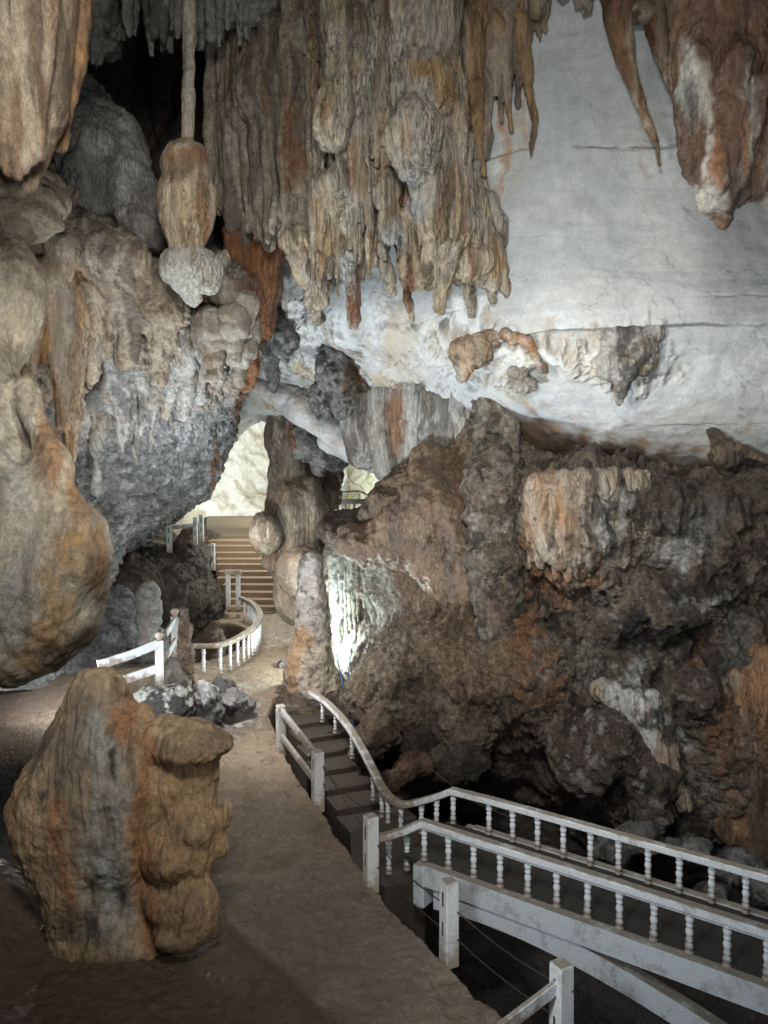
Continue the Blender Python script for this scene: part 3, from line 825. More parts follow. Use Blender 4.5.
C_BIG = col_of((.48, .36, .23), [
    ('p', (.19, .145, .10), .8, 2.2, -.05, .3, 1), ('p', (.38, .29, .18), .6, 3.0, .0, .3, 2), ('os', (.20, .175, .14), .75, [(80, 740, 50, 56), (60, 770, 40, 30)], 16, 3, 1, 70),
    ('os', (.36, .355, .32), .95, [(107, 850, 30, 95), (98, 748, 30, 30)], 12, 5, .5, 3),
    ('os', (.52, .53, .52), .8, [(98, 865, 15, 60), (100, 735, 14, 14)], 10, 8, .6, 5),
    ('o', (.35, .175, .085), .85, [(146, 830, 9, 130), (125, 720, 12, 26), (150, 930, 8, 40)], 8),
    ('os', (.42, .19, .09), .8, [(45, 820, 32, 40), (70, 880, 14, 45)], 16, 6, .8, 7),
    ('os', (.24, .19, .14), .8, [(60, 750, 40, 26)], 20, 6, .8, 17),
    ('os', (.04, .04, .04), .9, [(98, 885, 6, 34), (127, 893, 9, 24), (118, 752, 5, 16), (60, 800, 16, 8), (86, 925, 30, 20), (132, 800, 8, 6)], 10, 9, .7, 9),
    ('s', (.12, .075, .04), .5, 7, .8, .15, .4, 11),
    ('o', (.40, .265, .145), .75, [(190, 840, 40, 100)], 12), ('os', (.24, .17, .11), .75, [(198, 735, 36, 14), (184, 828, 32, 16), (178, 900, 34, 14)], 10, 3, 1, 23), ('os', (.45, .34, .20), .7, [(205, 775, 14, 30), (200, 920, 16, 18)], 8, 7, .8, 24),
    ('o', (.17, .115, .075), .75, [(120, 968, 100, 16)], 10)])
D_BIG = D(('f', .10, 1.7), ('f', .012, 5), ('v', .055, 8, .4), ('v', .024, 22, .6), ('w', .012, 7), ('f', .004, 22))
solid('stalagmite', pr + lobes, .0165, .085, D_BIG, C_BIG, M_NEAR, 'large ochre and grey pear-shaped stalagmite with mushroom lobes, in front on the muddy floor', 'stalagmite')
# ---- huge smooth bulge on the left
d0 = 8.6
pr = [E(5, 580, d0, 92, 92, .95), E(45, 590, 8.4, 52, 80, .6), K(-90, 340, 9.4, 80, -50, 500, 8.9, 100), E(30, 620, 8.5, 48, 58, .6), E(-90, 560, 8.8, 120, 130, 1.2),
      K(24, 390, 8.9, 8, 54, 465, 8.5, 14), K(54, 465, 8.5, 14, 88, 545, 8.15, 20), E(84, 550, 8.35, 26, 40, .35), E(5, 300, 9.6, 36, 60, .5), E(-14, 430, 9, 30, 80, .6), E(28, 530, 8.5, 50, 60, .5)]
C_BUL = col_of((.40, .355, .27), [
    ('p', (.36, .345, .30), .7, 1.3, -.1, .3, 31), ('p', (.20, .17, .12), .6, 2.2, .05, .3, 32),
    ('o', (.24, .135, .065), .85, [(50, 445, 16, 40), (82, 500, 16, 40), (96, 560, 10, 34)], 6),
    ('os', (.31, .31, .29), .7, [(15, 590, 30, 80), (10, 460, 20, 60)], 14, 4, .5, 33),
    ('o', (.36, .22, .09), .75, [(52, 615, 18, 36), (38, 655, 16, 22), (70, 560, 14, 18)], 16, .7),
    ('o', (.085, .06, .04), .9, [(70, 655, 34, 18), (88, 640, 12, 14)], 5),
    ('s', (.15, .125, .095), .5, 5, .4, .15, .4, 35)])
solid('flowstone_mass', pr, .024, .3, D(('f', .16, 1.1), ('f', .02, 4), ('v', .05, 5, .3), ('v', .018, 16, .6), ('f', .004, 24)), C_BUL, M_NEAR,
      'huge smooth cream and brown bulge of flowstone hanging at the left edge', 'flowstone', origin='top')

# ---- ribbed stalactites at top left
d0 = 7.2
pr = [K(20, -160, d0, 66, 26, 100, d0, 38), K(26, 100, d0, 40, 19, 176, d0, 19)]
for x, r in ((-34, 13), (-16, 13), (0, 12), (14, 11), (28, 10), (41, 9), (53, 9)):
    pr.append(K(x + 8, -160, d0 - .56, r, 14 + (x - 10) * .6, 176 - abs(x - 12) * .5, d0 - .24, r * .6))
C_TL = col_of((.30, .235, .165), [('s', (.38, .33, .25), .8, 9, .1, -.1, .25, 41), ('s', (.20, .12, .07), .75, 10, .1, .0, .3, 42), ('s', (.09, .065, .045), .7, 12, .12, .12, .3, 43)])
solid('stalactite', pr, .018, .035, D(('f', .03, 1.2), ('v', .03, 10, .1), ('v', .015, 24, .2)), C_TL, M_NEAR,
      'broad ribbed cream and brown stalactite hanging in the top left corner', 'stalactite', 'hanging stalactites', origin='top')
pr = [K(78, -160, 7.6, 26, 72, 60, 7.6, 16), K(72, 60, 7.6, 16, 61, 146, 7.6, 6), K(60, -60, 7.9, 22, 60, 90, 7.9, 14)]
C_TL2 = col_of((.20, .12, .07), [('s', (.30, .18, .09), .7, 6, .3, -.05, .25, 44), ('s', (.08, .05, .035), .7, 7, .4, .1, .3, 45)])
solid('stalactite', pr, .02, .06, D(('f', .06, 2), ('v', .06, 8, .5), ('f', .012, 12)), C_TL2, M_NEAR,
      'narrow dark brown stalactite just right of the broad ribbed one', 'stalactite', 'hanging stalactites', origin='top')
pr = [E(10, 205, 9.6, 48, 34, .6), E(40, 195, 10, 24, 26, .4), E(-40, 190, 9.6, 60, 50, .6)]
solid('flowstone_mass', pr, .03, .1, D(('f', .1, 1.8), ('h', .06, 4), ('w', .05, 5)), col_of((.30, .26, .20), [('p', (.12, .10, .08), .7, 2, 0, .3, 47), ('p', (.28, .24, .17), .7, 4, 0, .3, 48)]), M_ROCK,
      'lumpy grey-brown flowstone just below the broad ribbed stalactite', 'flowstone', origin='top')

# ---- slender column on its bulb
d0 = 11.6
pr = [K(190, -160, d0, 7, 188, 146, d0, 5.5)]
C_COL = col_of((.31, .265, .215), [('s', (.22, .17, .13), .5, 8, .4, 0, .3, 51), ('p', (.38, .35, .30), .6, 3, 0, .3, 52)])
col1 = solid('column', pr + [E(187, 166, d0, 25, 24, .38), E(187, 205, d0, 27.5, 46, .42), K(187, 195, d0, 26, 187, 250, d0, 17)], .018, .06,
      D(('f', .04, 3), ('v', .05, 9, .4), ('f', .006, 16)),
      col_of((.42, .34, .23), [('o', (.42, .39, .34), .9, [(189, 20, 14, 112)], 3), ('s', (.42, .36, .27), .7, 7, .3, -.1, .3, 53), ('os', (.30, .15, .07), .85, [(204, 215, 6, 34), (190, 155, 24, 12)], 5, 8, .4, 54), ('o', (.15, .10, .065), .7, [(187, 160, 24, 14), (178, 172, 14, 10)], 8), ('s', (.10, .07, .05), .5, 9, .4, .15, .35, 55)]),
      M_FLOW, 'slender pale column with a fat bulb at its foot, upper left', 'column', origin='base')
pr = [E(190, 268, 11.7, 30, 22, .42), K(186, 270, 11.7, 24, 193, 296, 11.8, 10), E(214, 268, 11.55, 9, 11, .12), E(208, 282, 11.6, 12, 12, .15), E(178, 262, 11.6, 16, 15, .2)]
solid('stalagmite', pr, .018, .06, D(('f', .04, 3), ('v', .05, 8, .7), ('f', .01, 14)), col_of((.40, .39, .35), [('s', (.26, .20, .14), .6, 6, .5, 0, .3, 56), ('p', (.46, .46, .44), .7, 3, 0, .3, 57)]),
      M_FLOW, 'pale rounded flowstone dome directly under the column bulb', 'stalagmite')
solid('flowstone_mass', [K(82, 88, 13.6, 14, 112, 150, 13, 34), K(112, 150, 13, 36, 146, 232, 12.6, 22), E(96, 170, 13, 34, 70, .8), E(80, 120, 13.3, 20, 40, .6)], .03, .2, D(('f', .22, 1.2), ('v', .06, 5, .8), ('f', .04, 5), ('w', .04, 3)),
      col_of((.19, .185, .17), [('p', (.10, .095, .09), .7, 1.5, 0, .3, 401), ('p', (.33, .33, .32), .7, 2.2, .05, .25, 402)]), M_FLOW, 'smooth dark grey sloping ridge of rock left of the slender column', 'rock', origin='base')
solid('flowstone_mass', [E(85, 262, 12.1, 66, 34, .9), E(60, 250, 11.9, 40, 36, .8), E(120, 285, 12.4, 40, 30, .7), K(52, 250, 11.7, 20, 50, 320, 11.9, 14), K(130, 280, 12.2, 18, 128, 360, 12.7, 9), K(104, 280, 12.0, 16, 100, 350, 12.4, 9), E(160, 300, 12.5, 30, 30, .6), K(162, 300, 12.4, 18, 158, 380, 13.2, 8)], .028, .14,
      D(('f', .14, 1.5), ('v', .20, 4.5, .3), ('v', .07, 13, .5)), col_of((.33, .28, .21), [('p', (.17, .125, .085), .7, 1.6, -.05, .25, 403), ('s', (.36, .33, .27), .7, 4, .4, 0, .3, 404), ('s', (.10, .08, .065), .7, 5, .5, .1, .3, 405), ('o', (.33, .20, .11), .6, [(78, 300, 16, 40)], 10)]), M_ROCK,
      'ruffled brown hood of flowstone with grey drips, under the smooth grey ridge', 'flowstone', origin='top')
# knobbly balls right of the dome
for i, (x, y, r, dd, c) in enumerate([(226, 292, 14, 12.3, 'uppermost'), (244, 305, 13, 12.4, 'rightmost'), (233, 322, 17, 12.3, 'middle'), (250, 330, 12, 12.8, ''), (212, 330, 20, 12.4, ''), (238, 350, 15, 12.8, '')]):
    lab = ['small pale knob of flowstone right under the pale dome, topmost of the knobs', 'knob of flowstone at the upper right end of the knobs beside the rust hollow',
           'fat middle knob of flowstone in the cluster below the column bulb', 'small dark knob at the right edge of the overhang beside the rust hollow',
           'widest knob of flowstone at the left of the cluster below the bulb', 'lowest knob of flowstone in the cluster on the overhang edge'][i]
    solid('flowstone', [E(x, y, dd, r, r * 1.15), K(x, y, dd, r * .8, x + 2, y + r * 2.1, dd + .1, r * .35)], .022, .05, D(('f', .06, 3), ('v', .06, 7, .8), ('h', .03, 4)),
          col_of((.27, .245, .20), [('s', (.15, .10, .06), .7, 5, .6, 0, .3, 60 + i), ('p', (.36, .34, .30), .7, 3, 0, .3, 66 + i)]), M_ROCK, lab, 'flowstone', 'flowstone knobs below the column bulb', origin='top')

# ---- drips of the left overhang
pr = []
for x, y, L, r, dd in [(58, 250, 175, 13, 11.3), (42, 270, 90, 9, 11.1), (75, 300, 120, 10, 11.7), (90, 290, 90, 11, 12), (28, 300, 70, 14, 10.8), (64, 380, 70, 6, 11.5), (72, 330, 130, 5, 11.5)]:
    pr.append(K(x, y, dd, r * 1.3, x + 2, y + L, dd + .3, r * .45))
solid('stalactite_cluster', pr, .025, .1, D(('f', .06, 2), ('v', .14, 6, .25), ('v', .05, 15, .5)),
      col_of((.40, .32, .22), [('s', (.38, .22, .10), .8, 4, .3, -.1, .25, 71), ('s', (.15, .12, .09), .6, 6, .4, .1, .3, 72), ('s', (.40, .38, .34), .5, 5, .3, .0, .3, 73)]),
      M_FLOW, 'cream and orange run of joined dripstone down the left wall above the bulge', 'flowstone', origin='top')
pr = []
for x, y, L, r, dd in [(125, 340, 110, 12, 13.2), (145, 350, 90, 8, 13.4), (100, 400, 90, 9, 13.6), (168, 360, 60, 10, 13.5), (188, 345, 70, 12, 13.4), (205, 360, 40, 10, 13.8), (155, 390, 60, 7, 14.2), (140, 400, 60, 6, 14.2), (113, 350, 60, 10, 13)]:
    pr.append(K(x, y - 10, dd, r * 1.2, x - 4, y + L, dd + .9, r * .4))
solid('stalactite_cluster', pr, .03, .15, D(('f', .12, 1.8), ('v', .16, 5, .25), ('v', .05, 14, .5)),
      col_of((.33, .32, .295), [('s', (.38, .38, .36), .7, 4, .4, -.1, .25, 75), ('s', (.12, .115, .11), .7, 6, .5, .05, .3, 76), ('s', (.25, .18, .12), .5, 3, .4, .1, .3, 77)]),
      M_ROCK, 'grey joined dripstone ribs on the overhang above the scalloped blue-grey rock', 'flowstone', origin='top')

# ---- dark fringe hanging from the roof, upper left
pr = [K(70, -30, 14.2, 34, 250, -30, 13.2, 38), K(90, 0, 14.2, 18, 110, 50, 14.6, 10), K(205, -10, 13.6, 26, 240, 0, 13.4, 26)]
r2 = random.Random(3)
for i in range(90):
    x = r2.uniform(84, 250); dd = 13.4 + r2.uniform(-.5, .8); b = np.interp(x, [84, 120, 150, 180, 210, 250], [70, 30, 48, 40, 42, 40]) + r2.uniform(-22, 10); r = r2.uniform(4, 9)
    pr.append(K(x, -80, dd, r * 1.6, x + r2.uniform(-3, 3), b, dd, r * .35))
solid('stalactite_cluster', pr, .03, .08, D(('f', .1, 2), ('v', .08, 6, .5), ('w', .04, 6)),
      col_of((.24, .24, .22), [('s', (.33, .33, .30), .7, 5, .4, -.05, .3, 81), ('s', (.07, .065, .06), .7, 5, .5, .05, .3, 82)]),
      M_ROCK, 'dark grey fringe of short stalactites under the roof, upper left', 'stalactites', origin='top')
pr = [E(108, 60, 14.5, 22, 60, .6), E(95, 110, 15, 16, 50, .6)]
# ---- grey ribbed curtain between hollow and middle
pr = []
for i in range(60):
    x = r2.uniform(212, 330); dd = np.interp(x, [212, 330], [14.6, 13.0]) + r2.uniform(-.35, .35)
    b = np.interp(x, [212, 235, 262, 290, 330], [200, 232, 236, 250, 290]) + r2.uniform(-30, 8)
    t = r2.choice([-120, -60, 20, 60, 110]); r = r2.uniform(5, 11)
    pr.append(K(x, t, dd, r, x + r2.uniform(-4, 6), b, dd + .1, r * .4))
pr += [K(262, 20, 14.3, 30, 262, 110, 14, 34), K(262, 120, 14.2, 28, 268, 200, 14, 22), K(300, -100, 13.8, 30, 306, 180, 13.5, 24), K(235, 60, 14.8, 22, 232, 200, 14.5, 16)]
solid('stalactite_curtain', pr, .028, .07, D(('f', .08, 1.8), ('v', .24, 4.5, .2), ('v', .11, 12, .35)),
      col_of((.28, .24, .185), [('s', (.38, .34, .28), .7, 6, .2, -.1, .3, 84), ('s', (.08, .07, .06), .7, 5, .4, .05, .3, 85), ('os', (.20, .10, .05), .8, [(262, 80, 30, 30), (290, 140, 14, 40)], 12, 5, .4, 86), ('s', (.24, .16, .10), .5, 2, .3, .0, .3, 87)]),
      M_ROCK, 'long grey ribbed curtain of stalactites left of the cream curtain', 'stalactites', 'stalactite curtains', origin='top')
# rust-coloured hollow lining under it
pr = [K(250, 215, 14.6, 18, 246, 380, 15.2, 10), K(268, 230, 14.9, 18, 262, 330, 15.2, 12), K(236, 235, 14.4, 14, 240, 300, 14.6, 8)]
solid('flowstone_mass', pr, .03, .1, D(('f', .12, 2), ('v', .12, 5, .4)), col_of((.17, .075, .032), [('s', (.26, .13, .06), .7, 4, .4, 0, .3, 88), ('s', (.05, .03, .02), .8, 4, .4, .0, .3, 89)]),
      M_FLOW, 'rust-brown flowstone in the hollow under the grey ribbed curtain', 'flowstone', origin='top')

# ---- main cream curtain
pr = [K(425, -140, 11.6, 48, 425, 40, 11.6, 34), E(424, 88, 11.5, 31, 38, .5), E(414, 138, 11.3, 28, 42, .45), E(450, 118, 11.8, 20, 60, .35), K(428, 150, 11.8, 30, 446, 230, 12.1, 34),
      K(345, -140, 12.6, 34, 348, 90, 12.4, 26), E(333, 118, 12.1, 20, 34, .35), E(342, 90, 12.1, 12, 40, .3), K(352, 80, 12.4, 20, 356, 200, 12.6, 14), E(347, 28, 12, 22, 30, .3),
      K(380, -140, 12.4, 26, 384, 140, 12.3, 12), K(346, 180, 12.6, 22, 350, 270, 13.2, 14), K(328, 190, 12.8, 18, 322, 300, 13.4, 8),
      E(446, 235, 12.2, 36, 40, .4), E(438, 205, 12, 22, 36, .3), K(470, 180, 12.4, 14, 500, 270, 12.6, 6), K(446, 250, 12.1, 16, 440, 308, 12.4, 3), E(420, 265, 12.3, 24, 24, .3),
      E(392, 222, 12.0, 12, 22, .2), E(387, 195, 12, 13, 28, .22), K(352, 255, 12.9, 12, 353, 326, 13.4, 4), K(400, 240, 12.6, 7, 412, 318, 13, 2.5), K(382, 250, 12.6, 6, 392, 292, 12.9, 2),
      E(470, 262, 12.3, 24, 22, .3), K(462, 180, 12.3, 18, 490, 280, 12.5, 11), K(478, 215, 12.5, 8, 507, 294, 12.6, 3), K(486, 250, 12.5, 8, 492, 300, 12.6, 2.5), K(462, 260, 12.4, 8, 474, 316, 12.6, 2), K(505, 285, 12.65, 2.5, 537, 326, 12.6, 1.3), K(300, 240, 13.4, 16, 318, 318, 14.2, 6)]
for i in range(150):
    x = r2.uniform(312, 505)
    b = np.interp(x, [310, 330, 350, 375, 400, 440, 480, 505], [300, 305, 315, 270, 300, 306, 288, 262])
    b -= 80 * r2.random() ** 2.2
    t = r2.uniform(-60, b - 70); L = r2.uniform(60, 150); r = r2.uniform(3, 8)
    if x > 455:
        t = max(t, np.interp(x, [455, 505], [105, 250])); b = max(b, t + 30)
    dd = np.interp(x, [310, 350, 390, 425, 460, 505], [12.9, 12.2, 12.2, 11.35, 12.0, 12.5]) + np.interp(t, [-60, 150, 280], [-.1, .15, .6]) + r2.uniform(-.15, .25)
    y1 = min(t + L, b + r2.uniform(-6, 6))
    pr.append(K(x, t, dd, r, x + r2.uniform(-5, 7), y1, dd + .15, r * .35))
    if r2.random() < .35: pr.append(E(x, t + 4, dd - .03, r * 1.5, r * 1.9))
C_CUR = col_of((.46, .385, .27), [
    ('s', (.54, .48, .37), .7, 6, .2, -.1, .25, 91), ('s', (.30, .285, .25), .6, 3, .25, .05, .3, 92), ('s', (.34, .21, .11), .65, 5, .2, .05, .3, 93), ('s', (.09, .07, .055), .65, 9, .3, .12, .3, 94),
    ('o', (.36, .22, .09), .75, [(446, 100, 12, 40), (430, 70, 24, 10)], 10), ('o', (.16, .06, .025), .9, [(352, 290, 9, 38), (404, 200, 8, 8), (408, 290, 5, 34)], 6),
    ('o', (.46, .47, .46), .75, [(395, 235, 10, 18), (412, 180, 10, 8), (420, 205, 14, 14), (345, 270, 10, 20)], 6), ('o', (.36, .22, .09), .8, [(500, 262, 8, 26)], 6), ('p', (.44, .42, .37), .5, 1.3, .0, .3, 95)])
solid('stalactite_curtain', pr, .024, .055, D(('f', .06, 2.2), ('v', .20, 5, .22), ('v', .10, 13, .4), ('f', .006, 15)), C_CUR, M_DRIP,
      'big cream and brown stalactite curtain with two stacked domes, top middle', 'stalactites', 'stalactite curtains', origin='top')

# ---- thin drapes right of it, one by one against the white wall
def drape(pts, d, lab, c=(.33, .22, .12)):
    pr = [K(a[0], a[1], d, a[2], b[0], b[1], d + .05, b[2]) for a, b in zip(pts, pts[1:])]
    solid('drapery', pr, .02, .04, D(('f', .05, 2.5), ('v', .05, 8, .4), ('f', .015, 12)), col_of(c, [('s', (.43, .36, .26), .7, 5, .3, -.05, .3, len(lab)), ('s', (.12, .07, .04), .7, 6, .4, .1, .3, len(lab) + 1)]), M_FLOW,
          lab, 'dripstone', 'thin draperies on the white wall', origin='top')
pr = []
for i in range(26):
    x = r2.uniform(456, 545); r = r2.uniform(4, 9); b = np.interp(x, [456, 480, 510, 530, 545], [175, 170, 120, 90, 20]) * r2.uniform(.45, 1); dq = np.interp(x, [456, 500, 545], [12.75, 12.5, 12.4])
    pr.append(K(x - 6, -120, dq, r * 1.4, x, b * .4, dq, r)); pr.append(K(x, b * .4, dq, r, x + r2.uniform(-2, 6), b, dq + .05, 1.5))
solid('stalactite_cluster', pr, .022, .05, D(('f', .06, 2.2), ('v', .08, 8, .3), ('f', .012, 12)), col_of((.27, .205, .14), [('s', (.38, .34, .27), .7, 6, .25, -.05, .3, 411), ('s', (.19, .10, .055), .8, 5, .25, .0, .3, 412), ('s', (.08, .06, .05), .6, 8, .3, .12, .3, 413)]), M_FLOW,
      'flat fan of brown and cream ribs spread on the white wall right of the domes', 'stalactites', origin='top')
drape([(468, -120, 22), (470, 20, 16), (474, 90, 9), (478, 150, 4), (484, 175, 2)], 12.4, 'ochre drapery running down just right of the cream curtain domes')
drape([(496, -120, 16), (500, 20, 11), (505, 70, 6), (511, 130, 2)], 12.5, 'second thin ochre drapery from the cream curtain, with a pointed tip')
drape([(520, -120, 16), (520, 20, 9), (529, 90, 4.5), (535, 120, 3), (530, 156, 1.5)], 12.4, 'thin brown drapery ending in a crooked thread on the white wall')
drape([(612, -100, 30), (618, 10, 15), (626, 60, 9), (640, 104, 5), (656, 142, 2.6), (659, 165, 1.6)], 12.1, 'crooked brown drapery pointing down beside the hanging rust rock', (.27, .16, .09))
drape([(650, -60, 22), (660, 25, 13), (670, 70, 9), (677, 104, 4)], 12.0, 'short rust drapery between the crooked one and the hanging rock', (.24, .12, .06))
pr = []
for i in range(34):
    x = r2.uniform(536, 700); r = r2.uniform(5, 12)
    pr.append(K(x, -70, 12.1 + r2.uniform(-.1, .2), r * 1.5, x + r2.uniform(-3, 3), r2.uniform(-22, 16) + (12 if 560 < x < 600 else 0), 12.2, r * .5))
pr.append(K(640, 14, 12, 8, 686, 12, 12, 9))
solid('stalactite_cluster', pr, .025, .06, D(('f', .1, 2.2), ('v', .06, 7, .5), ('w', .03, 7)), col_of((.35, .28, .20), [('p', (.20, .12, .07), .8, 2.5, 0, .3, 101), ('p', (.42, .38, .32), .6, 2, 0, .3, 102), ('p', (.05, .04, .03), .8, 4, .15, .3, 103)]), M_FLOW,
      'ragged cream fringe of dripstone along the top of the white wall', 'stalactites', origin='top')

# ---- hanging rust rock, top right
d0 = 8.8
pr = [E(716, 195, 8.7, 16, 14, .2), K(735, -160, d0, 80, 730, 60, d0, 50), E(724, 110, d0, 42, 80, .5), K(722, 130, d0, 34, 722, 200, d0, 9), E(790, 90, d0, 55, 110, .6), K(775, 150, d0, 30, 735, 195, d0 - .05, 8),
      K(700, 60, 8.5, 14, 704, 170, 8.6, 10), K(688, 40, 8.9, 12, 690, 120, 8.9, 10), K(760, 90, 8.3, 12, 728, 200, 8.6, 7), K(735, 60, 8.3, 16, 718, 180, 8.5, 12), K(722, 180, 8.78, 16, 724, 222, 8.8, 3), E(850, 60, 9, 80, 140, .8)]
C_HR = col_of((.105, .062, .04), [('s', (.17, .095, .055), .7, 5, .35, -.05, .3, 111), ('p', (.09, .055, .035), .6, 2, 0, .3, 112),
      ('os', (.40, .38, .33), .9, [(690, 75, 12, 32), (704, 130, 7, 60), (752, 130, 9, 70), (700, 200, 24, 14), (735, 185, 18, 20), (765, 150, 14, 60)], 8, 6, .5, 113),
      ('o', (.30, .31, .29), .6, [(688, 100, 10, 26), (712, 205, 14, 12)], 8), ('s', (.04, .03, .025), .6, 7, .5, .15, .3, 114), ('o', (.26, .13, .06), .6, [(715, 165, 8, 26), (745, 150, 4, 30)], 5)])
solid('stalactite', pr, .022, .09, D(('f', .10, 2), ('v', .11, 6, .5), ('r', .03, 7), ('f', .012, 18)), C_HR, M_NEAR,
      'massive rust-brown rock with white runs hanging in the top right corner', 'stalactite', origin='top')

# ---- scabs of dripstone on the white wall
def scab(prims, lab, c, layers, vox=.022):
    solid('dripstone_scab', prims, vox, .05, D(('f', .09, 3), ('v', .07, 8, .7), ('w', .04, 8)), col_of(c, layers), M_ROCK, lab, 'dripstone', 'dripstone scabs on the white wall', origin='top')
d0 = 12.75
scab([E(470, 352, d0 - .1, 22, 18, .3), E(490, 338, d0, 14, 10, .22), K(466, 356, d0 - .15, 12, 462, 378, d0, 5), K(505, 335, d0 - .25, 7, 528, 342, d0 - .3, 5), K(528, 342, d0 - .3, 5, 545, 370, d0 - .25, 3), K(478, 340, d0 - .2, 9, 486, 366, d0 - .1, 3)],
     'brown and cream dripstone scab with a curved orange arm, middle of the white wall', (.33, .25, .17), [('p', (.10, .075, .055), .9, 3, 0, .25, 121), ('o', (.36, .17, .07), .8, [(525, 342, 26, 12), (470, 375, 8, 6)], 5), ('p', (.46, .43, .37), .6, 5, .0, .3, 122)])
scab([E(628, 340, 12.5, 28, 16, .3), E(612, 362, 12.5, 14, 18, .22), E(640, 352, 12.4, 18, 22, .25), K(625, 365, 12.4, 13, 620, 402, 12.5, 4), E(652, 332, 12.4, 10, 14, .2)],
     'grey and white dripstone scab with a drooping point under the long ledge', (.36, .355, .33), [('p', (.06, .055, .05), .85, 3.5, .05, .25, 123), ('p', (.25, .2, .14), .6, 3, 0, .3, 124)])
scab([E(726, 455, 13.1, 14, 14, .25), K(712, 432, 13.1, 4, 722, 452, 13.1, 9), K(738, 448, 13.0, 6, 766, 462, 13.0, 3.5)],
     'small dark pointed scab of rock low on the white wall at right', (.085, .065, .05), [('p', (.20, .15, .10), .7, 3, 0, .3, 125)])
scab([E(518, 372, 13.1, 10, 10, .15), E(524, 385, 13.2, 11, 8, .15)], 'pair of small pale rounded blisters left of the grey scab', (.36, .34, .30), [('p', (.2, .17, .13), .6, 3, 0, .3, 126)])

# ---- middle distance column with its boulder
C_MID = col_of((.23, .195, .155), [('s', (.42, .38, .31), .7, 3, .4, -.1, .3, 131), ('s', (.10, .085, .07), .6, 3, .5, .05, .3, 132), ('p', (.28, .20, .13), .5, 1.5, 0, .3, 133)])
DM = D(('f', .12, 1.2), ('v', .12, 3.5, .25), ('v', .07, 8, .3))
solid('column', [K(284, 405, 22, 18, 287, 490, 22, 15), E(286, 440, 22, 17, 26, .6), K(276, 470, 21.8, 8, 274, 560, 21.6, 12), E(294, 512, 21.8, 27, 36, .8), K(296, 520, 21.8, 25, 304, 600, 21.6, 28), E(311, 515, 21.7, 15, 40, .5), K(298, 470, 22, 8, 300, 520, 21.6, 10)],
      .045, .2, DM, C_MID, M_DRIP, 'tall stout column reaching the roof beside the stairs', 'column')
solid('boulder', [E(266, 534, 20.9, 16.5, 23, .5)], .035, .1, D(('f', .12, 1.5), ('v', .07, 5, .3)), C_MID, M_DRIP, 'round egg-shaped boulder right of the stairs, leaning on the column', 'boulder')
solid('boulder', [E(303, 572, 20.8, 24, 26, .8)], .04, .15, D(('f', .2, 1.2), ('w', .05, 3)), C_MID, M_ROCK, 'low broad boulder behind the pale stalagmite at the foot of the column', 'boulder')
solid('flowstone_mass', [E(316, 440, 20.5, 24, 22, .6), E(302, 428, 20.8, 16, 14, .5), E(332, 452, 20.6, 16, 18, .5), K(318, 450, 20.5, 12, 318, 468, 20.5, 6)], .04, .12, D(('f', .2, 1.6), ('w', .14, 3), ('r', .06, 4)),
      col_of((.26, .26, .26), [('p', (.07, .07, .07), .9, 2, 0, .25, 135), ('p', (.40, .40, .40), .7, 3.5, 0, .25, 136), ('o', (.36, .16, .07), .8, [(288, 436, 7, 16)], 5)]), M_ROUGH,
      'mottled grey lump of roof rock above the small lit opening', 'flowstone', origin='top')
solid('boulder', [E(322, 492, 24, 20, 26, .9), K(318, 470, 24, 18, 320, 530, 23, 12), E(332, 478, 25, 12, 16, .6)], .05, .2, DM, C_MID, M_DRIP, 'brown rock mass between the tall column and the small lit opening', 'rock')
C_PALE = col_of((.46, .47, .47), [('p', (.30, .31, .32), .6, 1.5, 0, .3, 601), ('p', (.36, .28, .20), .5, 2.5, .12, .3, 602)])
solid('flowstone_mass', [K(252, 384, 19.6, 8, 300, 410, 19.2, 11), K(300, 410, 19.2, 11, 352, 446, 18.8, 14), K(352, 446, 18.8, 14, 380, 466, 18.4, 9), K(330, 440, 19.6, 12, 370, 462, 19.2, 12)], .03, .25, D(('f', .10, 1.3), ('f', .03, 5)), C_PALE, M_WALL,
      'smooth white slanting ridge of roof rock above the two lit openings', 'rock', origin='top')
pr = [K(356, 384, 18.2, 20, 366, 452, 18.4, 18), K(384, 376, 17.6, 18, 388, 470, 17.6, 14), K(394, 380, 17.0, 8, 396, 466, 17.0, 8), K(414, 376, 16.9, 16, 424, 452, 16.9, 16), K(440, 380, 16.3, 16, 446, 440, 16.4, 14), K(462, 388, 15.7, 12, 464, 436, 15.9, 10), E(376, 420, 18.2, 26, 34, .6), E(430, 412, 16.9, 30, 30, .6)]
solid('drapery', pr, .028, .32, D(('f', .10, 1.5), ('v', .13, 4, .3), ('v', .05, 11, .5)), col_of((.36, .34, .30), [('s', (.46, .46, .44), .7, 3, .3, -.1, .25, 603), ('o', (.22, .115, .06), .9, [(395, 425, 8, 40)], 6), ('o', (.24, .14, .08), .7, [(354, 380, 7, 26)], 6), ('s', (.10, .085, .07), .7, 4, .4, .1, .3, 604)]), M_DRIP,
      'pale grey folded drapery with one brown stripe in the recess under the white rock', 'dripstone', origin='top')
solid('stalactite', [K(272, 320, 17.2, 14, 271, 352, 17.3, 10), K(271, 352, 17.3, 9, 272, 388, 17.4, 2.5), E(284, 338, 17.0, 14, 18)], .026, .08, D(('f', .12, 2), ('v', .12, 5, .5), ('w', .05, 5)), col_of((.20, .20, .20), [('p', (.06, .06, .06), .85, 3, 0, .25, 605), ('p', (.42, .43, .43), .7, 4, .1, .3, 606)]), M_ROUGH,
      'small dark speckled stalactite beside the rust hollow over the lit opening', 'stalactite', origin='top')
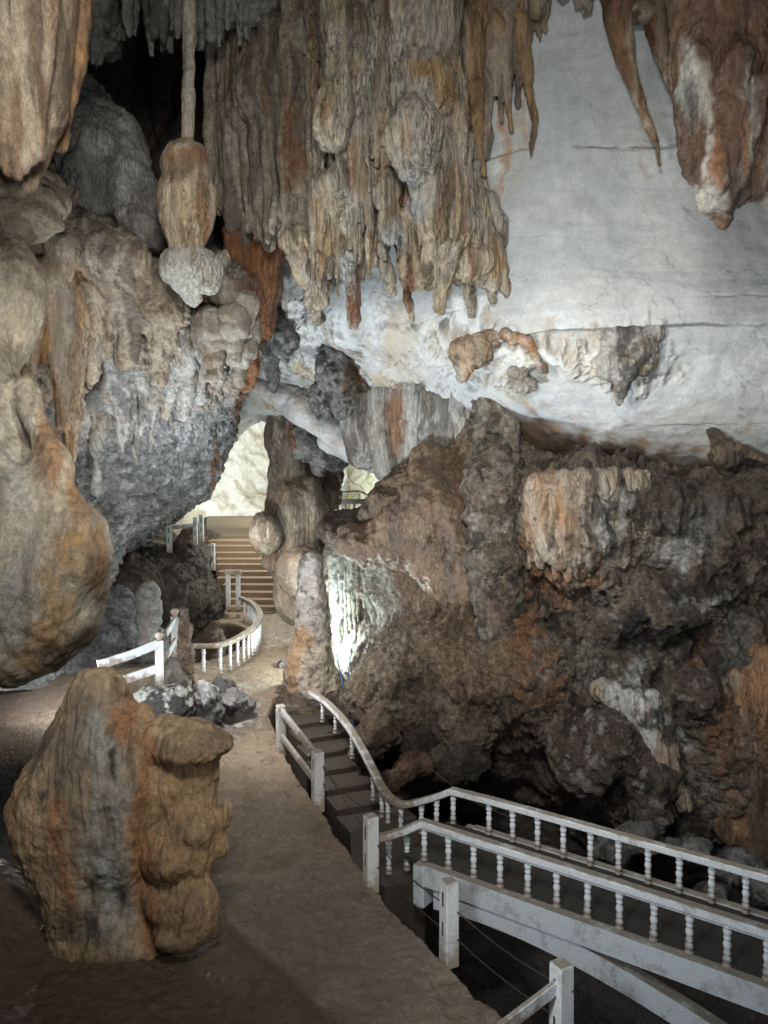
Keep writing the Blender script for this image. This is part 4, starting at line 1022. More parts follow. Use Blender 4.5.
solid('flowstone_mass', [E(334, 372, 16.6, 16, 30, .3), E(342, 398, 16.9, 12, 22, .3), E(322, 400, 17.4, 12, 16, .3)], .028, .1, D(('f', .14, 2), ('w', .12, 5), ('r', .05, 5)), col_of((.26, .26, .255), [('p', (.07, .07, .07), .85, 3, 0, .25, 607), ('p', (.45, .45, .44), .7, 4, .08, .3, 608), ('o', (.20, .12, .07), .8, [(350, 375, 6, 24)], 5)]), M_ROUGH,
      'rough grey speckled patch of rock hanging left of the folded drapery', 'rock', origin='top')
# small platform seen in the opening
pl = bpy.data.objects.new('viewing_platform', None); C.objects.link(pl); pl.location = P(356, 505, 25)
tag(pl, 'tiny pale platform with a thin rail in the small lit opening', 'platform')

# ---- pale stalagmite by the path
C_ST = col_of((.46, .41, .34), [('p', (.20, .155, .12), .7, 2.2, 0, .3, 141), ('o', (.48, .465, .44), .8, [(310, 585, 22, 40)], 8), ('p', (.38, .33, .29), .6, 3, .0, .3, 142),
      ('o', (.36, .22, .12), .8, [(294, 670, 8, 30), (300, 640, 10, 14)], 6), ('p', (.10, .08, .065), .7, 5, .15, .3, 143)])
solid('stalagmite', [E(311, 564, 16.9, 11.5, 14), K(311, 564, 16.9, 11, 312, 600, 16.9, 15), K(312, 600, 16.9, 15, 312, 655, 16.9, 20), K(312, 655, 16.9, 20, 312, 705, 16.9, 26), E(309, 675, 16.8, 25, 40, .5), E(330, 690, 16.9, 15, 24, .4)], .026, .12,
      D(('f', .10, 1.8), ('w', .035, 5), ('f', .03, 8), ('v', .03, 6, .8)), C_ST, M_ROCK, 'tall pale cone-shaped stalagmite at the bend of the path', 'stalagmite')
solid('boulder', [E(285, 700, 16.6, 20, 12, .4), E(340, 705, 16.4, 18, 14, .4), E(305, 708, 16.3, 30, 10, .5)], .03, .1, D(('f', .12, 2), ('w', .06, 5)), col_of((.16, .12, .085), [('p', (.07, .055, .045), .8, 3, 0, .3, 144), ('p', (.3, .27, .23), .6, 5, .15, .3, 145)]), M_ROUGH,
      'low brown footing of rubble around the pale cone-shaped stalagmite', 'rock')
solid('boulder', [E(284, 668, 18.5, 7, 8), E(279, 680, 18.2, 9, 7), E(287, 684, 18, 7, 6)], .03, .05, D(('f', .06, 3), ('w', .06, 6)), col_of((.20, .18, .16), [('p', (.05, .045, .04), .8, 5, 0, .3, 146)]), M_ROUGH,
      'small knobbly rock left of the foot of the pale stalagmite', 'rock')

# ---- forms standing out of the brown wall
C_PIL = col_of((.20, .155, .115), [('p', (.05, .042, .035), .85, 3, 0, .25, 151), ('p', (.33, .30, .26), .7, 5, .1, .3, 152), ('os', (.40, .36, .29), .85, [(497, 420, 30, 40)], 8, 5, .3, 160)])
solid('column', [K(497, 396, 15.2, 21, 497, 452, 14.6, 20), K(495, 470, 14.4, 26, 494, 560, 14.1, 25), K(494, 560, 14.1, 25, 500, 640, 14.0, 20), E(492, 480, 14.2, 25, 22, .5), E(496, 520, 14.1, 26, 16, .5), E(492, 560, 14.0, 25, 18, .5)], .028, .08,
      D(('f', .14, 2), ('w', .10, 4), ('v', .07, 6, .6), ('h', .05, 2.3)), C_PIL, M_ROUGH, 'dark knobbly column against the brown wall under the white rock', 'column')
C_MND = col_of((.23, .175, .125), [('p', (.24, .19, .145), .7, 1.8, -.05, .3, 153), ('p', (.07, .055, .045), .7, 2.5, .05, .3, 154), ('p', (.33, .30, .25), .5, 7, .12, .3, 155)])
DMN = D(('f', .25, 1.3), ('r', .07, 3), ('w', .05, 6), ('v', .04, 5, .6))
solid('flowstone_mound', [E(400, 690, 14.8, 46, 50, .9), E(430, 665, 15, 50, 40, .9), E(372, 700, 15, 26, 30, .6), E(455, 720, 14.5, 40, 40, .7)], .03, .2, DMN, C_MND, M_ROUGH, 'broad rounded brown mound at the foot of the wall above the curved handrail', 'flowstone')
solid('flowstone_mound', [K(428, 462, 16.2, 20, 436, 520, 15.5, 40), E(408, 532, 15.8, 36, 32, .8), K(430, 530, 15.5, 36, 520, 640, 14.2, 22), E(450, 560, 15.3, 40, 40, .8), E(380, 548, 15.9, 40, 18, .6), K(345, 536, 16.4, 10, 400, 545, 15.8, 20)], .032, .25,
      D(('f', .26, 1.2), ('v', .09, 4, .4), ('f', .05, 5)), col_of((.175, .12, .078), [('p', (.12, .085, .06), .7, 1.5, 0, .3, 156), ('s', (.10, .08, .065), .6, 3, .4, .05, .3, 157), ('p', (.25, .19, .125), .5, 2, .05, .3, 158), ('o', (.10, .07, .05), .7, [(370, 550, 50, 12)], 8)]), M_FLOW,
      'smooth brown flowstone slope with an overhanging lip beside the lit opening', 'flowstone')
pr = [K(334, 548, 18.2, 7, 338, 640, 18.3, 4)]
for i in range(16):
    x = 333 + i * 4.5; dd = 18.2 - i * .12
    pr.append(K(x, 552, dd, 4.5, x + r2.uniform(-1, 1), 600 + r2.uniform(-10, 45) - i * 1.2, dd + .1, 1.8))
solid('drapery', pr, .025, .04, D(('f', .06, 2.5), ('v', .07, 8, .5), ('w', .03, 7)), col_of((.42, .42, .38), [('s', (.20, .17, .12), .8, 6, .3, 0, .3, 161), ('p', (.08, .075, .06), .7, 5, .1, .3, 162), ('o', (.5, .52, .5), .7, [(335, 600, 12, 50)], 5)]), M_ROCK,
      'pale ribbed drapery behind the stalagmite, lit white by a hidden lamp', 'dripstone', origin='top')
pr = []
for i in range(34):
    x = 530 + i * 3.6; dd = 13.15 - .25 * math.sin(i / 34 * math.pi) + r2.uniform(-.08, .08); yb_ = 575 - abs(i - 8) * .9 + r2.uniform(-26, 8)
    pr.append(K(x, 478 + r2.uniform(-4, 6), dd, r2.uniform(5, 9), x + r2.uniform(-2, 3), yb_, dd + .5, 3))
pr += [E(560, 486, 13.2, 34, 12, .4), E(620, 488, 13.2, 34, 12, .4), E(568, 530, 13.3, 34, 40, .4), E(622, 515, 13.3, 30, 34, .4)]
solid('drapery', pr, .026, .07, D(('f', .12, 1.8), ('v', .16, 6, .3), ('v', .06, 15, .5), ('w', .02, 8)),
      col_of((.34, .28, .21), [('s', (.46, .42, .34), .7, 5, .25, -.1, .25, 501), ('os', (.34, .19, .10), .85, [(545, 525, 22, 50), (575, 580, 40, 14)], 12, 4, .3, 502), ('os', (.55, .54, .50), .85, [(606, 525, 12, 46), (632, 515, 8, 40)], 9, 6, .2, 503),
      ('s', (.06, .05, .042), .85, 6, .3, .12, .3, 504), ('p', (.08, .066, .055), .8, 2.2, .12, .3, 505)]), M_DRIP, 'fluted cream and orange drapery on the brown wall right of the knobby column', 'dripstone', origin='top')
pr = [K(604, 690, 13.2, 12, 640, 712, 12.9, 14), K(640, 712, 12.9, 15, 662, 752, 12.75, 13), K(662, 752, 12.75, 13, 684, 806, 12.7, 8), K(650, 700, 13.1, 10, 676, 770, 12.7, 6), K(630, 700, 13.0, 10, 640, 742, 12.9, 6)]
solid('flowstone_run', pr, .024, .1, D(('f', .12, 2), ('v', .16, 6, .5), ('v', .05, 14, .7)), col_of((.44, .43, .39), [('s', (.57, .58, .56), .8, 5, .4, -.1, .25, 511), ('s', (.30, .20, .12), .7, 4, .4, .05, .3, 512), ('p', (.06, .05, .045), .85, 2.8, .08, .28, 513)]), M_DRIP,
      'white run of flowstone pouring down the lower right of the dark wall', 'flowstone', origin='top')
pr = [E(764, 745, 13.0, 40, 90, .75), K(738, 680, 13.0, 18, 730, 830, 12.9, 14), K(770, 660, 12.9, 22, 764, 850, 12.6, 20), E(815, 760, 12.9, 60, 120, .8), K(840, 640, 13.1, 40, 850, 880, 12.9, 50)]
solid('flowstone_run', pr, .03, .15, D(('f', .16, 1.4), ('v', .18, 4, .3), ('v', .05, 12, .5)), col_of((.30, .18, .10), [('s', (.38, .22, .12), .7, 4, .3, -.1, .25, 514), ('s', (.38, .33, .26), .6, 4, .3, .1, .3, 515), ('s', (.09, .065, .05), .8, 4, .35, .05, .3, 516)]), M_DRIP,
      'orange-brown sheet of flowstone at the right edge above the bridge', 'flowstone', origin='top')
for (p_, lab) in (([E(606, 742, 13.0, 34, 32, .6), E(590, 770, 13.2, 20, 24, .4)], 'rounded dark speckled rock left of the white flowstone run'), ([E(646, 785, 12.9, 22, 34, .5)], 'dark pitted rock under the white flowstone run'), ([E(700, 690, 13.0, 20, 26, .5)], 'dark knob of rock right of the top of the white flowstone run')):
    solid('boulder', p_, .028, .1, D(('f', .34, 1.5), ('w', .16, 2.6), ('r', .05, 5)), col_of((.13, .10, .08), [('p', (.035, .03, .026), .8, 2.5, 0, .3, 520), ('p', (.36, .34, .31), .8, 6, .14, .3, 521)]), M_ROUGH, lab, 'rock')
bl = [([E(378, 735, 13.9, 20, 24, .4), E(365, 748, 14, 16, 14, .3)], 'brown boulder behind the bend of the curved handrail', (.17, .125, .085)),
      ([E(420, 742, 14.2, 24, 16, .4)], 'dark boulder at the foot of the broad brown mound', (.08, .065, .055)),
      ([E(408, 770, 13.3, 17, 8, .3), E(396, 775, 13.3, 12, 7, .25)], 'small flat reddish boulder above the low point of the curved handrail', (.14, .085, .055)),
      ([E(455, 760, 14, 36, 18, .5)], 'dark rock slab under the wall behind the bridge rail', (.07, .06, .05)),
      ([E(365, 708, 15.2, 18, 16, .4)], 'rough grey-brown rock beside the top of the curved handrail', (.15, .12, .095))]
for i, (p_, lab, c) in enumerate(bl):
    solid('boulder', p_, .028, .1, D(('f', .30, 1.7), ('w', .14, 3), ('r', .04, 6)), col_of(c, [('p', tuple(np.array(c) * .45), .8, 2.5, 0, .3, 171 + i), ('p', tuple(np.array(c) * 1.7), .5, 5, .1, .3, 181 + i)]), M_ROUGH, lab, 'boulder', 'boulders below the brown wall')
for i, (x, y, r, dd) in enumerate([(640, 838, 22, 12.6), (690, 850, 20, 12.2), (735, 868, 24, 11.8), (770, 890, 20, 11.4), (612, 850, 12, 12.6), (715, 895, 16, 11.2)]):
    lab = ['grey-white boulder half hidden behind the middle of the far rail', 'pale rock behind the far rail, second of the row below the white run', 'largest pale grey boulder under the orange stain behind the bridge',
           'pale boulder at the right edge of the photo behind the bridge rail', 'small dark stone at the left end of the pale boulder row', 'low grey stone seen between the two bridge rails at right'][i]
    solid('boulder', [E(x, y, dd, r, r * .6, r * dd / F)], .028, .1, D(('f', .34, 1.6), ('w', .18, 2.6), ('r', .04, 6)), col_of((.20, .20, .195), [('p', (.04, .038, .036), .85, 2.2, 0, .25, 191 + i), ('p', (.36, .37, .37), .6, 2.5, .1, .3, 195 + i)]), M_ROUGH, lab, 'boulder', 'pale boulders behind the bridge')

# ---- dark rock below the upper landing, small forms left
C_DK = col_of((.085, .066, .052), [('p', (.04, .033, .028), .8, 1.5, 0, .3, 201), ('p', (.16, .13, .10), .6, 2.5, .05, .3, 202)])
solid('rock_terrace', [E(150, 600, 23.5, 52, 44, 1.6), E(188, 592, 24.5, 22, 44, 1.4), E(120, 590, 22, 40, 34, 1.2), E(180, 560, 26, 24, 12, 2.0), E(130, 572, 24, 40, 18, 1.6), E(150, 562, 27, 60, 14, 2.0), E(206, 616, 25.5, 14, 34, .9)], .05, .3, D(('f', .35, .9), ('r', .12, 2.2), ('w', .1, 3)), C_DK, M_ROUGH,
      'dark rock terrace below the upper handrail left of the stairs', 'rock')
solid('rock_terrace', [E(115, 640, 18.4, 34, 50, .7), E(95, 660, 17.5, 30, 40, .8), E(140, 655, 18.6, 26, 34, .6)], .04, .2, D(('f', .25, 1.3), ('r', .08, 3), ('v', .1, 4, .8)),
      col_of((.19, .20, .21), [('p', (.07, .07, .072), .8, 1.8, 0, .3, 203), ('p', (.32, .34, .36), .6, 2.5, .05, .3, 204)]), M_ROUGH, 'blue-grey lit rock shelf behind the white fence at left', 'rock')
solid('stalagmite', [K(149, 590, 17.6, 9, 149, 612, 17.6, 10), K(149, 612, 17.6, 10, 148, 650, 17.6, 9), E(149, 620, 17.6, 10.5, 9), E(148, 640, 17.6, 10, 8)], .025, .04, D(('f', .08, 2.5), ('h', .05, 2.5), ('f', .02, 9)),
      col_of((.24, .23, .22), [('p', (.10, .095, .09), .7, 2.5, 0, .3, 205), ('p', (.36, .35, .33), .5, 3, .1, .3, 206)]), M_ROCK, 'stubby flat-topped grey stalagmite behind the white fence', 'stalagmite')
solid('column', [K(184, 612, 15.9, 4, 186, 650, 15.9, 6), K(186, 650, 15.9, 7, 189, 720, 15.6, 8)], .02, .05, D(('f', .12, 3), ('w', .08, 6), ('v', .05, 7, .8)),
      col_of((.21, .145, .10), [('p', (.09, .05, .03), .8, 3, 0, .3, 207), ('p', (.34, .30, .26), .6, 4, .1, .3, 208)]), M_ROUGH, 'thin ragged brown stalagmite between the white fence and the round balustrade', 'stalagmite')
solid('stalagmite', [K(216, 624, 20, 2, 217, 668, 20, 7), K(221, 630, 20, 2, 221, 668, 20, 5)], .022, .04, D(('f', .08, 3), ('w', .06, 6)), col_of((.24, .19, .15), [('p', (.10, .07, .05), .8, 4, 0, .3, 209)]), M_ROUGH,
      'small twin-tipped stalagmite inside the round balustrade', 'stalagmite')
solid('boulder', [E(166, 708, 14.2, 26, 22, .5), E(180, 700, 14.3, 14, 16, .35), E(150, 700, 14.4, 16, 14, .35)], .022, .1, D(('f', .12, 2), ('w', .09, 5)),
      col_of((.045, .042, .04), [('p', (.50, .50, .46), .95, 4.5, .08, .2, 211), ('o', (.48, .47, .43), .7, [(163, 690, 24, 6)], 10)]), M_ROUGH, 'black boulder crusted with white speckles behind the ochre stalagmites', 'boulder')
solid('boulder', [E(176, 676, 15.9, 13, 18, .4), E(183, 692, 15.6, 9, 18, .3)], .022, .1, D(('f', .08, 2), ('v', .06, 6, .8)), col_of((.20, .185, .17), [('p', (.10, .09, .08), .7, 2.5, 0, .3, 212)]), M_ROCK, 'smooth grey rounded rock behind the near fence post', 'boulder')
for i, (x, y, rx, ry, dd) in enumerate([(206, 700, 12, 18, 14.8), (222, 694, 13, 16, 15.4), (236, 700, 13, 10, 15.2)]):
    lab = ['dark wet rock nearest the thin ragged stalagmite', 'pointed wet rock, middle of the three by the rippled floor', 'low pale-edged wet rock closest to the path'][i]
    solid('wet_rock', [E(x, y, dd, rx, ry, .35), K(x, y - ry * .5, dd, rx * .4, x + 8, y + ry * .7, dd, rx * .6)], .022, .06, D(('f', .30, 2.2), ('r', .05, 5), ('w', .05, 4)),
          col_of((.17, .17, .175), [('p', (.05, .05, .052), .8, 2.5, 0, .3, 214 + i), ('p', (.42, .43, .44), .6, 2.5, .12, .3, 218 + i)]), M_FLOW, lab, 'rock', 'wet rocks by the rippled floor')
# ================================================================== BUILT THINGS
def prism_mesh(pts, w, h, up=(0, 0, 1), bevel=.0):
    """sweep a w x h rectangle (bevelled) along a polyline of world points"""
    pts = [np.array(p, float) for p in pts]
    up = np.array(up, float)
    V, Q = [], []
    b = min(w, h) * .14
    sec = [(-w / 2 + b, -h / 2), (w / 2 - b, -h / 2), (w / 2, -h / 2 + b), (w / 2, h / 2 - b), (w / 2 - b, h / 2), (-w / 2 + b, h / 2), (-w / 2, h / 2 - b), (-w / 2, -h / 2 + b)]
    n = len(sec)
    for i, p in enumerate(pts):
        a = pts[i] - pts[i - 1] if i > 0 else pts[1] - pts[0]
        c = pts[i + 1] - pts[i] if i < len(pts) - 1 else a
        a = a / np.linalg.norm(a); c = c / np.linalg.norm(c)
        t = a + c; t /= np.linalg.norm(t)
        s = np.cross(t, up); s /= np.linalg.norm(s)
        u = np.cross(s, t)
        k = 1 / max(.5, float(np.dot(t, a)))
        for x, y in sec:
            V.append(p + s * x + u * y * k)
    m = len(pts)
    for i in range(m - 1):
        for j in range(n):
            Q.append((i * n + j, i * n + (j + 1) % n, (i + 1) * n + (j + 1) % n, (i + 1) * n + j))
    caps = [tuple(range(n))[::-1], tuple((m - 1) * n + j for j in range(n))]
    return V, Q + caps

def flat_link(name, V, Fc, mat, parent=None, smooth=False, origin='base'):
    V = np.array(V, float)
    o = link_mesh(name, V, np.array(Fc, dtype=object) if False else FaceList(Fc), mat, smooth, parent, origin)
    return o

class FaceList(list):
    pass
_link = link_mesh
def link_mesh(name, verts, faces, mat, smooth=True, parent=None, origin=None):
    if isinstance(faces, FaceList):
        verts = np.asarray(verts, np.float64)
        if isinstance(origin, str):
            lo, hi = verts.min(0), verts.max(0)
            origin = np.array([(lo[0] + hi[0]) / 2, (lo[1] + hi[1]) / 2, lo[2] if origin == 'base' else hi[2]])
        elif origin is None:
            origin = np.zeros(3)
        me = bpy.data.meshes.new(name)
        me.from_pydata([tuple(v) for v in (verts - origin)], [], [list(map(int, f)) for f in faces])
        me.update()
        me.polygons.foreach_set('use_smooth', np.full(len(me.polygons), smooth))
        me.materials.append(mat)
        o = bpy.data.objects.new(name, me); C.objects.link(o)
        if parent is not None:
            o.parent = parent; o.location = Vector(origin) - parent.location
        else:
            o.location = origin
        return o
    return _link(name, verts, faces, mat, smooth, parent, origin)

def beam(name, pts, w, h, mat, parent=None):
    V, Q = prism_mesh(pts, w, h)
    return flat_link(name, V, Q, mat, parent)

def root(name, loc, label, cat, group=None):
    o = bpy.data.objects.new(name, None); C.objects.link(o); o.location = loc; o.empty_display_size = .3
    return tag(o, label, cat, group)

def spline(pts, n=10):
    W = np.array(pts, float)
    return list(cr(W, np.linspace(0, len(W) - 1, (len(W) - 1) * n + 1)))

def box(cx, cy, z0, sx, sy, z1, rot=0, taper=1.0, b=.012):
    """bevelled upright block"""
    V, Q = [], []
    rings = [(z0, 1.0, 0), (z1 - b, taper, 0), (z1, taper, b)]
    ca, sa = math.cos(rot), math.sin(rot)
    for z, t, inset in rings:
        hx, hy = sx / 2 * t - inset, sy / 2 * t - inset
        for x, y in ((-hx + b, -hy), (hx - b, -hy), (hx, -hy + b), (hx, hy - b), (hx - b, hy), (-hx + b, hy), (-hx, hy - b), (-hx, -hy + b)):
            V.append((cx + x * ca - y * sa, cy + x * sa + y * ca, z))
    for i in range(2):
        for j in range(8):
            Q.append((i * 8 + j, i * 8 + (j + 1) % 8, (i + 1) * 8 + (j + 1) % 8, (i + 1) * 8 + j))
    Q.append(tuple(range(16, 24))); Q.append(tuple(range(8))[::-1])
    return V, Q

def lathe(profile, seg=12):
    V, Q = [], []
    for r, z in profile:
        for j in range(seg):
            a = 2 * math.pi * j / seg
            V.append((r * math.cos(a), r * math.sin(a), z))
    for i in range(len(profile) - 1):
        for j in range(seg):
            Q.append((i * seg + j, i * seg + (j + 1) % seg, (i + 1) * seg + (j + 1) % seg, (i + 1) * seg + j))
    Q.append(tuple(range(seg))[::-1]); Q.append(tuple((len(profile) - 1) * seg + j for j in range(seg)))
    return V, Q

def make_baluster_mesh(name, H, s=1.0):
    p = [(.040, 0), (.040, .06), (.026, .07), (.024, .10), (.036, .13), (.041, .18), (.034, .24), (.024, .29), (.034, .31), (.034, .34), (.024, .36), (.030, .45),
         (.038, .52), (.030, .59), (.024, .64), (.033, .67), (.033, .70), (.024, .72), (.034, .78), (.040, .83), (.034, .88), (.024, .91), (.040, .93), (.040, 1.0)]
    V, Q = lathe([(r * s * 1.12, z * H) for r, z in p])
    me = bpy.data.meshes.new(name); me.from_pydata(V, [], Q); me.update()
    me.polygons.foreach_set('use_smooth', np.full(len(me.polygons), True)); me.materials.append(M_BAL)
    return me

def put(name, me, loc, parent, scale_z=1.0, rz=0):
    o = bpy.data.objects.new(name, me); C.objects.link(o); o.parent = parent
    o.location = Vector(loc) - parent.location; o.scale = (1, 1, scale_z); o.rotation_euler = (random.uniform(-.012, .012), random.uniform(-.012, .012), rz)
    return o

# ---- bridge
A0 = np.array([.515, 9.30]); A1 = np.array([3.40, 7.20])
u2 = (A1 - A0) / np.linalg.norm(A1 - A0); n2 = np.array([-u2[1], u2[0]])
if n2[1] < 0: n2 = -n2
ZD = .28; WID = 1.12; SP = .357; NB = 17; LEN = SP * (NB + .5)
def bp(s, t, z):
    q = A0 + u2 * s + n2 * t
    return np.array([q[0], q[1], z])
br = root('footbridge', bp(0, WID / 2, 0), 'whitewashed arched footbridge with baluster handrails crossing the dark gap', 'bridge')
HB = .43
me_b = make_baluster_mesh('baluster', HB)
# deck
V = []; Q = []
for s in (-.35, LEN + .3):
    for t, z in ((-.02, ZD - .06), (WID + .02, ZD - .06), (WID + .02, ZD - .004), (-.02, ZD - .004)):
        V.append(bp(s, t, z))
Q = [(0, 1, 5, 4), (1, 2, 6, 5), (2, 3, 7, 6), (3, 0, 4, 7), (0, 3, 2, 1), (4, 5, 6, 7)]
flat_link('deck', V, Q, M_DECK, br)
# fascia beams and arches
def plate(t0, t1, top, bot, name, mat):
    """top/bot lists of (s, z)"""
    V, Q = [], []
    n = len(top)
    for (s, z), (sb, zb) in zip(top, bot):
        V += [bp(s, t0, z), bp(s, t1, z), bp(sb, t1, zb), bp(sb, t0, zb)]
    for i in range(n - 1):
        for j in range(4):
            Q.append((i * 4 + j, i * 4 + (j + 1) % 4, (i + 1) * 4 + (j + 1) % 4, (i + 1) * 4 + j))
    Q += [(0, 1, 2, 3)[::-1], tuple((n - 1) * 4 + j for j in range(4))]
    return flat_link(name, V, Q, mat, br)
S = np.linspace(.06, LEN + .3, 24)
for k, t in enumerate((-.14, WID + .02)):
    plate(t, t + .12, [(s, ZD + .012) for s in S], [(s, ZD - .25) for s in S], 'fascia_beam', M_BEAM)
def zarch(s):
    # top line of the arch: tangent to the fascia near s = 1.2, falling to both sides
    return ZD - .20 - .085 * max(0, s - 1.1) ** 1.75 - .10 * max(0, .9 - s) ** 1.5
SA = np.linspace(.2, LEN + .3, 40)
for k, t in enumerate((-.10, WID - .10)):
    plate(t, t + .16, [(s, zarch(s)) for s in SA], [(s, zarch(s) - .26) for s in SA], 'arch_rib', M_BEAM)
# a short grey brace under the left end
plate(.30, .46, [(s, ZD - .52 - .02 * s) for s in (.45, 1.0, 1.7)], [(s, ZD - .74 - .0 * s) for s in (.45, 1.0, 1.7)], 'brace', M_BEAM)
# end block
V, Q = box(*(bp(.0, WID / 2, 0)[:2]), -.25, .16, WID + .3, ZD - .01, math.atan2(u2[1], u2[0]))
flat_link('end_block', V, Q, M_BEAM, br)
# handrails
PN = G(371, 882, 0)
near_pts = [P(377, 838, 9.42), P(388, 836, 9.40), P(404, 831, 9.36), P(420, 824, 9.30), bp(.10, 0, ZD + HB + .045), bp(.6, 0, ZD + HB + .045)] + [bp(s, 0, ZD + HB + .045) for s in np.linspace(1.2, LEN, 10)]
near_pts = [near_pts[0], near_pts[1], near_pts[2], bp(-.02, 0, ZD + HB + .05)] + near_pts[5:]
hr = beam('handrail', near_pts, .13, .085, M_PAINT, br)
cap = beam('rail_ledge', [p + np.array([0, 0, -.055]) for p in near_pts[3:]], .09, .03, M_BEAM, br)
for i in range(NB):
    put('baluster', me_b, bp(i * SP, 0, ZD), br)
for (x, y, y2, d) in ((389, 842, 874, 9.75), (407, 838, 870, 9.55)):
    put('baluster', me_b, P(x, y2, d), br, 1.0)
far_low = P(400, 806, 11.0)
far_pts = spline([P(311, 692, 15.4), P(328, 704, 14.6), P(345, 722, 13.8), P(360, 745, 12.9), P(372, 768, 12.1), P(384, 791, 11.4), P(400, 804, 10.95), P(418, 802, 10.75)], 6) + \
    [P(436, 797, 10.55), P(452, 791, 10.38)] + [bp(s, WID, ZD + HB + .045) for s in np.linspace(.35, LEN, 10)]
beam('handrail', far_pts, .13, .085, M_PAINT, br)
for i in range(NB):
    if i == 0: continue
    put('baluster', me_b, bp(i * SP - .03, WID, ZD), br)
for (x, d) in ((454, 10.35), (437, 10.55), (422, 10.7), (401, 10.98), (388, 11.3), (382, 11.5), (373, 12.1), (352, 13.4), (335, 14.4), (322, 15.0)):
    j = min(range(len(far_pts)), key=lambda j: abs(proj(np.array([far_pts[j]]))[0][0] - x))
    q = far_pts[j]
    put('baluster', me_b, (P(x, 500, q[1])[0], q[1], q[2] - .04 - HB), br)

# landing block carrying the curved rail + steps going down
st = root('stone_steps', (-1.2, 14, -.5), 'dark worn stone steps going down between the white fence and the curved handrail', 'steps')
p0 = np.array([-2.0, 16.4]); p1 = np.array([-.15, 12.2])
dv = (p1 - p0); L_ = np.linalg.norm(dv); dv /= L_; nv2 = np.array([-dv[1], dv[0]])
for i in range(8):
    c = p0 + dv * (L_ * (i + .5) / 8)
    z = .30 - i * .125
    V, Q = box(c[0] + nv2[0] * .15, c[1] + nv2[1] * .15, z - .9, L_ / 8 * 1.15, 1.25, z, math.atan2(dv[1], dv[0]) + random.uniform(-.06, .06), b=.03)
    flat_link('step', V, Q, M_DSTEP, st)
# landing slab at the bridge foot
V = [P(352, 876, 9.9), P(385, 893, 9.4), P(425, 890, 9.6), P(432, 848, 10.9), P(392, 838, 11.6), P(350, 850, 10.9)]
V = [np.array([v[0], v[1], -.12]) for v in V]
n = len(V); VV = V + [v - np.array([0, 0, 1.2]) for v in V]
Q = [tuple(range(n))] + [(j, (j + 1) % n, (j + 1) % n + n, j + n)[::-1] for j in range(n)] + [tuple(range(n, 2 * n))[::-1]]
flat_link('landing', VV, Q, M_DSTEP, st)

# ---- path edge posts and the wooden rails
def post(parent, base, h, w=.16, rot=0, slots=True, name='post'):
    V, Q = box(base[0], base[1], base[2] - .12, w, w, base[2] + h, rot, .96)
    o = flat_link(name, V, Q, M_POST, parent)
    if slots:
        ca, sa = math.cos(rot), math.sin(rot)
        for zz_ in (.26, .66):
            for fx, fy in ((0, -1), (1, 0)):
                cx, cy = fx * (w / 2 - .004) * .965, fy * (w / 2 - .004) * .965
                V, Q = box(base[0] + cx * ca - cy * sa, base[1] + cx * sa + cy * ca, base[2] + h * zz_, .03 if fx == 0 else .012, .03 if fy == 0 else .012, base[2] + h * (zz_ + .2), rot, b=.002)
                s_ = flat_link('slot', V, Q, M_HOLE, None)
                s_.parent = o; s_.location = s_.location - o.location - (parent.location if parent else Vector((0, 0, 0)))
    return o
RZ = math.atan2(EP[6][1] - EP[5][1], EP[6][0] - EP[5][0]) + math.pi / 2
fence1 = root('railing', G(300, 775, 0), 'short white two-rail fence at the edge of the mud path', 'railing', 'white railings')
b1, b2 = G(281, 749, .1), G(318, 803, 0)
post(fence1, b1, .84, .16, RZ); post(fence1, b2, .84, .17, RZ)
def lerp(a, b, t): return a * (1 - t) + b * t
beam('rail', [b1 + [0, 0, .74], b2 + [0, 0, .74]], .05, .15, M_PAINT, fence1)
beam('rail', [b1 + [0, 0, .26], b2 + [0, 0, .30]], .05, .13, M_PAINT, fence1)
posts = []
for (x, y, h, lab) in ((371, 882, .86, 'white square post where the near bridge handrail begins'), (449, 953, .80, 'white square post standing alone on the path edge below the bridge'), (561, 1056, .84, 'white square post at the bottom edge of the photo holding a sloping rail')):
    b = G(x, y, 0)
    o = post(None, b, h, .165, RZ)
    tag(o, lab, 'post', 'posts along the path edge'); posts.append(b)
    if x == 561:
        q = b + np.array([0, 0, .66])
        r = beam('rail', [q, G(500, 1030, .0) * 0 + P(500, 1030, 6.0)], .05, .12, M_PAINT, None)
        r.parent = o; r.location = r.location - o.location

# ---- white fence at left middle
fl = root('railing', P(160, 684, 15.6), 'white two-rail fence with knobbed posts climbing behind the ochre stalagmites', 'railing', 'white railings')
def knob_post(parent, base, h, w=.15):
    V, Q = box(base[0], base[1], base[2] - .1, w, w, base[2] + h * .9, .4)
    o = flat_link('post', V, Q, M_POST, parent)
    V, Q = lathe([(.03, 0), (.05, .01), (.045, .03), (.085, .07), (.095, .11), (.07, .16), (.02, .185)])
    V = [np.array(v) + [base[0], base[1], base[2] + h * .9 - .002] for v in V]
    k = flat_link('knob', V, Q, M_POST, None, True)
    k.parent = o; k.location = k.location - o.location - parent.location
d1, d2 = 15.3, 16.6
knob_post(fl, P(159.5, 685, d1), 1.05, .16); knob_post(fl, P(175, 655, d2), .98, .16)
beam('rail', [P(98, 665, 14.4), P(130, 655, 14.9), P(159, 643, d1)], .06, .19, M_PAINT, fl)
beam('rail', [P(159, 644, d1), P(175, 620, d2)], .06, .17, M_PAINT, fl)
beam('rail', [P(124, 680, 14.8), P(159, 668, d1)], .06, .19, M_PAINT, fl)
beam('rail', [P(159, 668, d1), P(176, 640, d2)], .06, .17, M_PAINT, fl)

